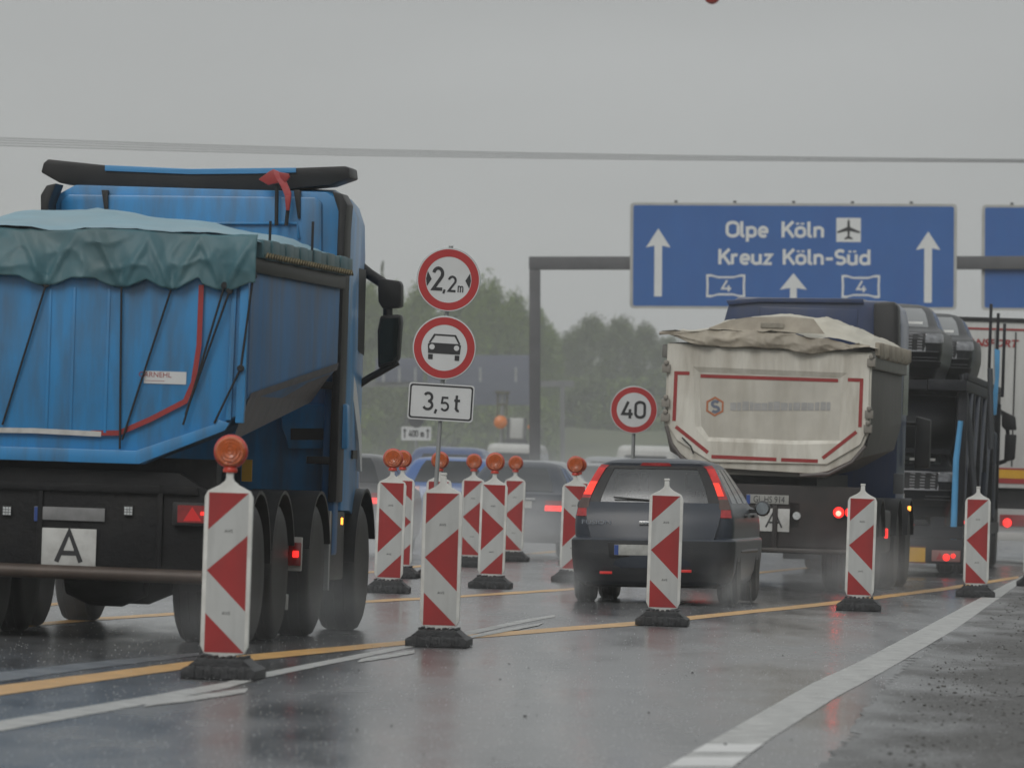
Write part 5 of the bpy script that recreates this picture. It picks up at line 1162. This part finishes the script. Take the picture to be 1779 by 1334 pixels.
# side frame: posts, upper deck, cross braces
for s in (-1, 1):
    for y in (.4, 3.6, 6.8, 10.0, 13.2, 16.4): MB().box(min(s * 1.12, s * 1.26), max(s * 1.12, s * 1.26), y, y + .22, .723, 2.647).build('side_post', tm, ct, bevel=.02)
    m = MB(); m.box(min(s * .70, s * 1.25), max(s * .70, s * 1.25), .2, 16.6, 2.65, 2.80); m.box(min(s * 1.20, s * 1.27), max(s * 1.20, s * 1.27), .2, 16.6, 2.803, 2.90); m.build('upper_deck_rail', tm, ct, bevel=.01)
    for y in (1.0, 4.2, 7.4, 10.6): MB().tube([(s * 1.19, y, .75), (s * 1.19, y + 2.4, 2.64)], .055, 8).build('diagonal_brace', tmb, ct, smooth=50)
for y in (.25, 4.4, 8.6, 12.8, 16.3): MB().box(-.69, .69, y, y + .16, 2.66, 2.79).build('cross_member', tm, ct)
MB().prism([(2.2, 1.75), (2.2, 1.82), (7.5, 2.64), (7.5, 2.56)], -.98, .98, 'x').build('dark_fill_ramp', tm, ct)  # dark plate added to fill the see-through gap between the decks
MB().box(-1.0, 1.0, 7.6, 7.66, .86, 2.64).build('dark_fill_wall', tm, ct)  # dark wall added to block the bright view through the frame
p0 = CT.at_x(1655, 938, 1.24); p1 = CT.at_x(1668, 730, 1.24)
st_ = [CT.at_y(1656, 938, .1), CT.at_y(1661, 800, .1), CT.at_y(1669, 731, .1)]; MB().tube(st_, [.048, .045, .038], 10).build('hydraulic_strut', strut_blue, ct, smooth=50)
st_ = [CT.at_y(1706, 870, 5.5), CT.at_y(1710, 820, 5.5)]; MB().tube(st_, .04, 8).build('hydraulic_strut', tmb, ct)
MB().prism([(p.x, p.z) for p in [CT.at_y(x, y, 8.0) for x, y in ((1728, 606), (1737, 608), (1736, 650), (1731, 720), (1722, 722), (1724, 690), (1729, 660))]], 7.95, 8.1).build('hydraulic_strut', strut_blue, ct)
for pts, r_ in (([(1672, 650), (1684, 740), (1692, 850), (1700, 980)], .045), ([(1720, 640), (1722, 780)], .04)):
    MB().tube([CT.at_y(x, y, 2.0) for x, y in pts], r_, 8).build('guide_post', mat('grey_guide_post', (.07, .075, .085), .5, .3), ct, smooth=50)
for px, pyt, pyb in ((1722, 528, 640), (1734.5, 544, 620), (1745.5, 562, 690)):
    a = CT.at_y(px, pyt, 9.0); b = CT.at_y(px - 1, pyb, 9.0); MB().box(a.x - .024, a.x + .024, 8.97, 9.03, b.z, a.z).build('stanchion', tm, ct, bevel=.01)
for y in (5.5, 7.0):
    for s in (-1, 1): wheel(ct, s * 1.25, y, .42, .24, s, True)
for y in (13.0, 16.6):
    for s in (-1, 1): wheel(ct, s * 1.25, y, .50, .28, s)
for s in (-1, 1):
    MB().box(min(s * 1.02, s * 1.06), max(s * 1.02, s * 1.06), 2.5, 15.0, .86, 2.645).build('dark_fill_screen', tm, ct)  # dark sheets added so the open frame looks like one dark mass
# tractor cab far in front with its two-piece mirror
CYT = 15.4
m = MB().loop_faces([[(-hx_, y, zl), (hx_, y, zl), (hx_, y, zt - .15), (hx_ - .15, y, zt), (-hx_ + .15, y, zt), (-hx_, y, zt - .15)] for y, hx_, zl, zt in ((CYT, 1.22, .8, 2.30), (CYT + 1.5, 1.22, .7, 2.30), (CYT + 2.0, 1.15, .4, 1.9))])
tcab = m.build('cab', tmb, ct, bevel=.03)
MY = CYT + 1.3
for s in (-1, 1):
    h1 = [(p.x, p.z) for p in [CT.at_y(x, y, MY) for x, y in ((1740, 712), (1764, 724), (1766, 747), (1746, 747), (1740, 740))]]; h2 = [(p.x, p.z) for p in [CT.at_y(x, y, MY) for x, y in ((1746, 754), (1766, 755), (1763, 798), (1744, 803))]]
    off = 0
    if s < 0: h1 = [(-a, b) for a, b in h1]; h2 = [(-a, b) for a, b in h2]
    hm_ = MB().prism(h1, MY, MY + .14).build('mirror', black, ct, bevel=.02); MB().prism(h2, MY, MY + .14).build('mirror_housing', black, hm_, bevel=.02)
    A = [CT.at_y(x, y, MY) for x, y in ((1728, 706), (1742, 718))]; B = [CT.at_y(x, y, MY) for x, y in ((1730, 806), (1748, 800))]; D = [CT.at_y(x, y, MY) for x, y in ((1750, 745), (1751, 757))]
    for L in (A, B, D): MB().tube([(s * p.x, MY + .07, p.z) for p in L], .035, 7).build('mirror_arm', black, hm_)
# vehicles on the decks, noses to the rear
ZF = lambda z: .30 + (z - .30) * .66
def carried(frame_y, xc, zdeck, label, keys, paint, fins=True):
    o = thing('carried_car', label, 'car', CT.M @ Vector((xc, frame_y, zdeck)), -CT.h + math.pi)
    c = Car([(ZF(k[0]),) + tuple(k[1:]) for k in keys], br=.06, bf=.22)
    zs = .50
    c.patch('windscreen', mat('grey_windscreen', (.030, .036, .036), .15, var=.2, coat=.8), o, ZF(1.16), ZF(1.58), I_F + 0, I_FL, off=.006)
    for a, b in ((I_SR + 1, I_SR + 8), (I_SR + 9, I_FR - 1), (I_SL + 1, I_SL + 8), (I_SL + 9, I_RL - 1)): c.patch('side_window', glass_dark, o, ZF(1.16), ZF(1.55), a, b, off=.005)
    g_ = c.patch('grille', black, o, ZF(.60), ZF(1.0), I_F, I_FL, off=.012)
    m = MB()
    for r in range(c.row(ZF(.60)), c.row(ZF(1.0))):
        for k in range(I_F, I_FL):
            p = (c.rows[r][k] + c.rows[r + 1][k + 1]) / 2 + Vector((0, .022, 0)); m.box(p.x - .035, p.x + .035, p.y - .008, p.y + .004, p.z - .009, p.z + .009)
    m.build('grille_lattice', mat('dull_chrome', (.28, .28, .29), .4, .6), g_)
    fr_ = MB()
    top_ = [c.rows[c.row(ZF(1.0))][k] + Vector((0, .02, 0)) for k in range(I_F, I_FL + 1)]; bot_ = [c.rows[c.row(ZF(.60))][k] + Vector((0, .02, 0)) for k in range(I_F, I_FL + 1)]
    fr_.tube(top_ + list(reversed(bot_)) + [top_[0]], .014, 6); fr_.build('grille_frame', MATS['dull_chrome'], g_)
    hl = mat('grey_headlamp', (.15, .155, .165), .2, var=.5, vs=12, coat=.4)
    for a, b in ((I_FR, I_F), (I_FL, I_SL)): c.patch('headlamp', hl, o, ZF(.78), ZF(1.0), a, b, off=.014)
    for a, b in ((I_FR + 1, I_F + 1), (I_FL - 1, I_SL - 1)):
        for z in (.44, .50, .56): c.patch('air_fin', mat('grey_trim', (.16, .16, .17), .25, .7), o, c.row(z), c.row(z) + 1, a, b, off=.015, skirt=.004) if 0 else None
    for sd in (-1, 1):
        for z in (.38, .43, .48):
            m = MB(); pts = [c.rows[c.row(z)][k] + Vector((0, .014, 0)) for k in (range(I_FR + 2, I_F + 2) if sd > 0 else range(I_FL - 1, I_SL - 1))]; m.tube(pts, .008, 5)
            m.build('air_fin', mat('grey_trim', (.07, .07, .075), .4, .3), o)
    c.patch('front_bumper', black, o, .30, .36, I_FR, I_SL, off=.02)
    yb = max(p.y for p in c.rows[c.row(.42)]); MB().box(-.26, .26, yb + .004, yb + .018, .36, .44).build('number_plate', plate_white, o)
    p = c.rows[c.row(ZF(1.16))][I_F + 5]; 
    MB().add([(-.62, p.y - .10, ZF(1.16) + .05), (-.25, p.y - .06, ZF(1.16) + .05), (-.25, p.y - .14, ZF(1.16) + .085), (-.62, p.y - .18, ZF(1.16) + .085)], [(0, 1, 2, 3)]).build('dashboard_sheet', plate_white, o)
    c.body('body', paint, o)
    car_wheels(o, (.85, 3.75), .80, .33, .24)
    return o
suvk = [(.02, .86, .10, 4.50, .3), (.40, .94, .02, 4.68, .26), (.60, .965, .0, 4.72, .24), (.85, .965, .02, 4.70, .24), (.98, .955, .05, 4.60, .22), (1.05, .945, .08, 4.40, .22), (1.09, .90, .10, 3.5, .18), (1.16, .835, .12, 3.15, .13), (1.30, .79, .18, 2.90, .11), (1.50, .725, .30, 2.50, .10), (1.60, .68, .38, 2.28, .12), (1.66, .62, .5, 2.1, .16), (1.70, .5, .7, 1.9, .2), (1.715, .3, 1.0, 1.7, .2)]
carried(5.3, CT.at_y(1520, 600, 1.0).x, 2.70, 'black off-roader with studded grille carried nose-back on the upper deck nearest the tipper cab', suvk, car_black)
carried(11.0, CT.at_y(1578, 560, 6.3).x, 2.70, 'second dark off-roader carried further forward on the upper deck with dash sheet showing', suvk, mat('black_grey_paint', (.012, .013, .015), .4, spec=.3))
carried(5.0, .15, .73, 'dark off-roader carried on the lower deck behind the blue strut', [(z * .93, *q) for z, *q in suvk] if 0 else suvk, mat('black_blue_paint', (.006, .007, .010), .5, spec=.2))

# ------------------------------------------------------------------ white box trailer
TR = Frame(1762, 700, 131.0, 0.0, 5.0)
tr = thing('box_trailer', 'white box trailer lorry with red lettering and red-yellow stripes at the picture edge', 'trailer', TR.loc, -TR.h)
def Q(x, y, yl=0.0): p = TR.at_y(x, y, yl); return p.x, p.z
zt = Q(1762, 553)[1]; zb = Q(1762, 848)[1]
bx = MB().box(-1.25, 1.25, .0, 12.5, zb, zt).build('box_body', white_paint, tr, bevel=.02)
MB().box(-1.25, 1.25, -.025, -.002, Q(0, 557)[1] if 0 else zt - .07, zt).build('top_edge', black, bx)
def band(y0, y1, name, material, x0=-1.22, x1=1.22, dy=.012): 
    MB().box(x0, x1, -dy, -.003, Q(1762, y1)[1], Q(1762, y0)[1]).build(name, material, bx)
band(571, 574.5, 'red_line', red_tape); band(813, 816, 'red_stripe', red_tape); band(816.3, 831, 'yellow_stripe', yellow_m); band(831.3, 840, 'red_stripe', red_tape)
for x in (-.01, ): MB().box(x - .012, x + .012, -.014, -.003, Q(1762, 810)[1], Q(1762, 577)[1]).build('door_gap', black, bx)
for x in (-.35, .35): MB().tube([(x, -.035, zb + .25), (x, -.035, zt - .2)], .018, 8).build('locking_bar', galv, bx)
p = Q(1772, 598); t_ = small_print('lettering', 'TRANSPORT', .17, red_tape, bx, (p[0] - .58, -.010, p[1]), sx=1.1, shear=.25, bold=.006)
MB().box(-1.1, 1.1, .1, 12, .75, zb - .003).build('chassis', chassis_m, tr)
lp = MB().box(-1.2, 1.2, -.02, .06, Q(1762, 922)[1], Q(1762, 884)[1]).build('lamp_bar', mat('grey_lamp_bar', (.34, .34, .33), .5, var=.1), tr, bevel=.01)
for x0, x1 in ((1737, 1790), (1560, 1610)):
    a = Q(x0, 893); b = Q(x1, 915); h = MB().box(a[0], b[0], -.045, -.023, b[1], a[1]).build('tail_lamp', red_lens, lp, bevel=.006)
p = Q(1750, 908); MB().lathe([(.075, 0), (.06, .02), (0, .025)], (p[0], -.047, p[1]), (0, -1, 0), 18).build('lamp_lens', red_lit, lp, smooth=40)
MB().box(-1.22, 1.22, -.03, .06, Q(1762, 939)[1], Q(1762, 925)[1]).build('bumper_bar', white_paint, tr, bevel=.01)
for y in (2.0, 3.3, 4.6, 10.5):
    for s in (-1, 1): wheel(tr, s * 1.22, y, .50, .28, s)

# ------------------------------------------------------------------ embankment, trees and bushes
rt = random.Random(21)
def crown_mesh(name, seed, n_clump, leaves, kind='round', h=10.0, w=7.0):
    r = random.Random(seed); m = MB(); cl = []
    for i in range(n_clump):
        u = r.random() ** .85
        if kind == 'conifer':
            z = .12 * h + .88 * h * u; rad = (w / 2) * (1.04 - u) ; a = r.uniform(0, 6.283); q = rad * r.uniform(.35, 1); size = .22 * w * (1.15 - u)
        else:
            z = h * (.10 + .84 * u); prof = math.sin(min(1, (u * .80 + .20)) * math.pi) ** .55; a = r.uniform(0, 6.283); q = w / 2 * prof * math.sqrt(r.random()) * r.uniform(.75, 1.12); size = w * r.uniform(.10, .19); z += r.uniform(-.4, .5)
        cl.append((Vector((q * math.cos(a), q * math.sin(a), z)), size))
    for c, s in cl:
        for _ in range(leaves):
            v = Vector((r.gauss(0, 1), r.gauss(0, 1), r.gauss(0, .75))); v = v.normalized() * s * r.random() ** .4
            p = c + v; L = r.uniform(.09, .18); t = Vector((r.gauss(0, 1), r.gauss(0, 1), r.gauss(0, 1))).normalized(); b = t.cross(Vector((r.gauss(0, 1), r.gauss(0, 1), r.gauss(0, 1)))).normalized()
            m.add([p - t * L, p + b * L * .5, p + t * L, p - b * L * .5], [(0, 1, 2, 3)], 0 if r.random() < .6 else 1)
    return m, cl
leaf_sets = [[mat('fresh_green_leaves', (.135, .195, .024), .6, var=.4, vs=.6), mat('deep_green_leaves', (.066, .110, .018), .6, var=.4, vs=.6)],
             [mat('olive_leaves', (.092, .122, .030), .6, var=.4, vs=.6), mat('grey_green_leaves', (.056, .080, .026), .6, var=.4, vs=.6)]]
bark = mat('bark', (.06, .05, .04), .8, var=.4, bump=.5, bs=12)
def make_tree(seed, kind, ls, h=10.0, w=7.0, nc=120, lv=125):
    o = thing('conifer_tree' if kind == 'conifer' else 'broadleaf_tree', 'tree', 'tree')
    m, cl = crown_mesh('crown', seed, nc, lv, kind, h, w)
    t = MB().tube([(0, 0, -.3), (.05, .02, h * .3), (-.04, .05, h * .6), (.05, 0, h * .9)], [.20, .16, .10, .03], 8)
    for c, s in cl[::6]:
        z0 = c.z * rt.uniform(.45, .7); t.tube([(0, 0, z0), (c.x * .5, c.y * .5, (z0 + c.z) / 2 - .1), tuple(c)], [.07, .05, .02], 5)
    t.build('trunk', bark, o, smooth=50); m.build('crown', leaf_sets[ls], o, recalc=False)
    return o
def make_bush(seed, ls):
    o = thing('bush', 'bush', 'bush'); m, cl = crown_mesh('foliage', seed, 40, 110, 'round', 4.0, 5.0)
    t = MB()
    for c, s in cl[::4]: t.tube([(c.x * .1, c.y * .1, -.2), (c.x * .6, c.y * .6, c.z * .5), tuple(c)], [.05, .04, .015], 5)
    t.build('stem', bark, o); m.build('foliage', leaf_sets[ls], o, recalc=False); return o
PROTO = {('b', 0): make_tree(3, 'round', 0), ('b', 1): make_tree(5, 'round', 0, nc=130, lv=120), ('b', 2): make_tree(8, 'round', 1), ('c', 0): make_tree(11, 'conifer', 1, h=11, w=3.2, nc=70, lv=45), ('s', 0): make_bush(13, 0), ('s', 1): make_bush(15, 1)}
tused = set()
def plant(kind, px, pytop, dd, wpx, label, zb=0.0, group=None):
    p = PROTO[kind]; o = p if kind not in tused else copy_tree(p); tused.add(kind)
    h0 = {'b': 10.3, 'c': 11.3, 's': 4.2}[kind[0]]; w0 = {'b': 7.4, 'c': 3.2, 's': 5.2}[kind[0]]
    c = P(px, pytop, dd); o.location = (c.x, dd, zb); o.scale = (wpx * 1.45 * dd / F / w0, wpx * 1.45 * dd / F / w0, max(.3, (c.z - zb) / h0)); o.rotation_euler = (0, 0, rt.uniform(0, 6.28))
    tag(o, label, {'b': 'tree', 'c': 'tree', 's': 'bush'}[kind[0]], group)
def bank_z(x, y): 
    u = max(0, min(1, (y - 456) / 40)); return 3.6 * u * u * (3 - 2 * u) + .35 * math.sin(x * .21 + y * .05) * u + .2 * math.sin(x * .63) * u
bank = MB().loop_faces([[(x, y, bank_z(x, y) - .01) for x in range(-260, 265, 4)] for y in range(454, 640, 4)], closed=False)
tag(bank.build('embankment', mat('grass_bank', (.060, .075, .028), .85, var=.5, vs=.35, dirt=(.10, .11, .035, .7), dscale=.12, bump=.8, bs=1.5), smooth=80, recalc=False), kind='structure')
GLEFT = 'leafy trees on the bank left of the gantry post'; GRIGHT = 'hazier trees on the bank right of the gantry post'
for i, (px, py, wd, dd) in enumerate(((600, 482, 90, 372), (640, 478, 74, 366), (688, 494, 72, 374), (735, 486, 80, 364), (790, 490, 78, 372), (825, 492, 60, 360), (857, 474, 78, 370), (897, 500, 66, 362), (934, 524, 58, 368), (955, 556, 46, 376), (560, 470, 95, 376), (480, 476, 95, 370), (400, 470, 90, 372))):
    plant(('b', i % 2), px, py, dd + 110, wd, 'one of the green leafy trees massed on the bank left of the grey gantry post', bank_z(0, dd + 110), GLEFT)
plant(('c', 0), 665, 448, 479, 26, 'slim pointed conifer rising above the trees beside the truck mirror', bank_z(0, 479))
for i, (px, py, wd, dd) in enumerate(((988, 578, 56, 455), (1028, 546, 80, 460), (1078, 549, 78, 452), (1122, 560, 72, 462), (1165, 582, 64, 456), (1215, 590, 80, 460), (1290, 580, 90, 455), (1400, 590, 110, 462), (1520, 585, 110, 456), (1640, 590, 110, 460), (1760, 585, 110, 455))):
    plant(('b', 2), px, py, dd + 75, wd, 'one of the grey-green trees fading in haze right of the grey gantry post', bank_z(0, dd + 75), GRIGHT)
for i in range(46):
    px = 560 + 720 * (i + rt.random()) / 46; dd = rt.choice((458, 464, 470)) if px < 960 else rt.choice((500, 510))
    plant(('s', i % 2), px, (rt.uniform(640, 720) if px < 960 else rt.uniform(640, 715)), dd, rt.uniform(60, 100), 'one of the bushes filling the foot of the far tree line', bank_z(0, dd) - .4, 'bushes at the foot of the far trees')

# ------------------------------------------------------------------ rain haze
hm = bpy.data.materials.new('rain_haze'); hm.use_nodes = True; n = hm.node_tree.nodes; n.remove(n['Principled BSDF'])
pv = n.new('ShaderNodeVolumePrincipled'); pv.inputs['Color'].default_value = (.93, .94, .93, 1); pv.inputs['Density'].default_value = 0.00042; pv.inputs['Anisotropy'].default_value = 0.0
hm.node_tree.links.new(pv.outputs[0], n['Material Output'].inputs['Volume'])
tag(MB().box(-430, 430, -45, 825, -1.2, 26).build('haze', hm), 'pale rain haze filling the air over the motorway', 'haze', kind='stuff')

# fine spray thrown up by the tyres: thickest in the middle, thinning to nothing at its edge
def spray_mat(dens):
    m = bpy.data.materials.new('tyre_spray_mist'); m.use_nodes = True; n = m.node_tree.nodes; l = m.node_tree.links; n.remove(n['Principled BSDF'])
    v = n.new('ShaderNodeVolumePrincipled'); v.inputs['Color'].default_value = (.93, .94, .95, 1)
    t = n.new('ShaderNodeTexCoord'); g_ = n.new('ShaderNodeTexGradient'); g_.gradient_type = 'QUADRATIC_SPHERE'; l.new(t.outputs['Object'], g_.inputs[0])
    z = n.new('ShaderNodeTexNoise'); z.inputs['Scale'].default_value = 2.2; z.inputs['Detail'].default_value = 3; l.new(t.outputs['Object'], z.inputs['Vector'])
    r = n.new('ShaderNodeMapRange'); r.inputs[1].default_value = .3; r.inputs[2].default_value = .7; r.inputs[3].default_value = .3 * dens; r.inputs[4].default_value = 1.7 * dens; l.new(z.outputs[0], r.inputs[0])
    q = n.new('ShaderNodeMath'); q.operation = 'MULTIPLY'; l.new(g_.outputs['Fac'], q.inputs[0]); l.new(r.outputs[0], q.inputs[1]); l.new(q.outputs[0], v.inputs['Density'])
    l.new(v.outputs[0], n['Material Output'].inputs['Volume']); return m
SPRAY = {}
def spray(fr, x, y, z, rx, ry, rz, dens):
    if dens not in SPRAY: SPRAY[dens] = spray_mat(dens)
    m = MB(); m.loop_faces([[(math.cos(R(a)) * math.cos(R(b)), math.cos(R(a)) * math.sin(R(b)), math.sin(R(a))) for b in range(0, 360, 20)] for a in range(-90, 91, 15)], cap=False)
    o = m.build('spray_mist', SPRAY[dens], loc=fr.M @ Vector((x, y, z)), smooth=80); o.rotation_euler = (0, 0, -fr.h); o.scale = (rx, ry, rz)
    return tag(o, 'thin spray hanging behind wet tyres', 'spray', kind='stuff')
for s in (-1, 1):
    spray(FU, s * .80, .2, .18, .40, 1.5, .50, .55)
    spray(BT, s * 1.0, -.2, .2, .75, 2.4, .60, .13); spray(BT, s * 1.15, 4.2, .2, .8, 2.8, .65, .36)
    spray(WT, s * 1.0, .4, .25, 1.1, 2.8, .85, .45)
spray(WT, 0, 3.0, .3, 2.2, 5.0, 1.1, .18); spray(CT, 0, 1.0, .4, 2.4, 6.0, 1.1, .15); spray(TR, 0, .5, .5, 2.2, 5, 1.0, .14)
spray(Fm(893, 116), 0, -.6, .30, 2.2, 3.4, 1.15, .60); spray(Fm(775, 126), 0, -.6, .3, 2.1, 3.4, 1.1, .50); spray(Fm(588, 112), .4, -.6, .3, 2.1, 3.4, 1.1, .55)
spray(Fm(930, 145), 0, 0, .4, 6.5, 14, 2.2, .10)
mist = spray(Fm(900, 300), 0, 0, 2.0, 110, 95, 22, .0032)
mist.name = 'mist'; tag(mist, 'pale bank of rain mist over the far road', 'mist')
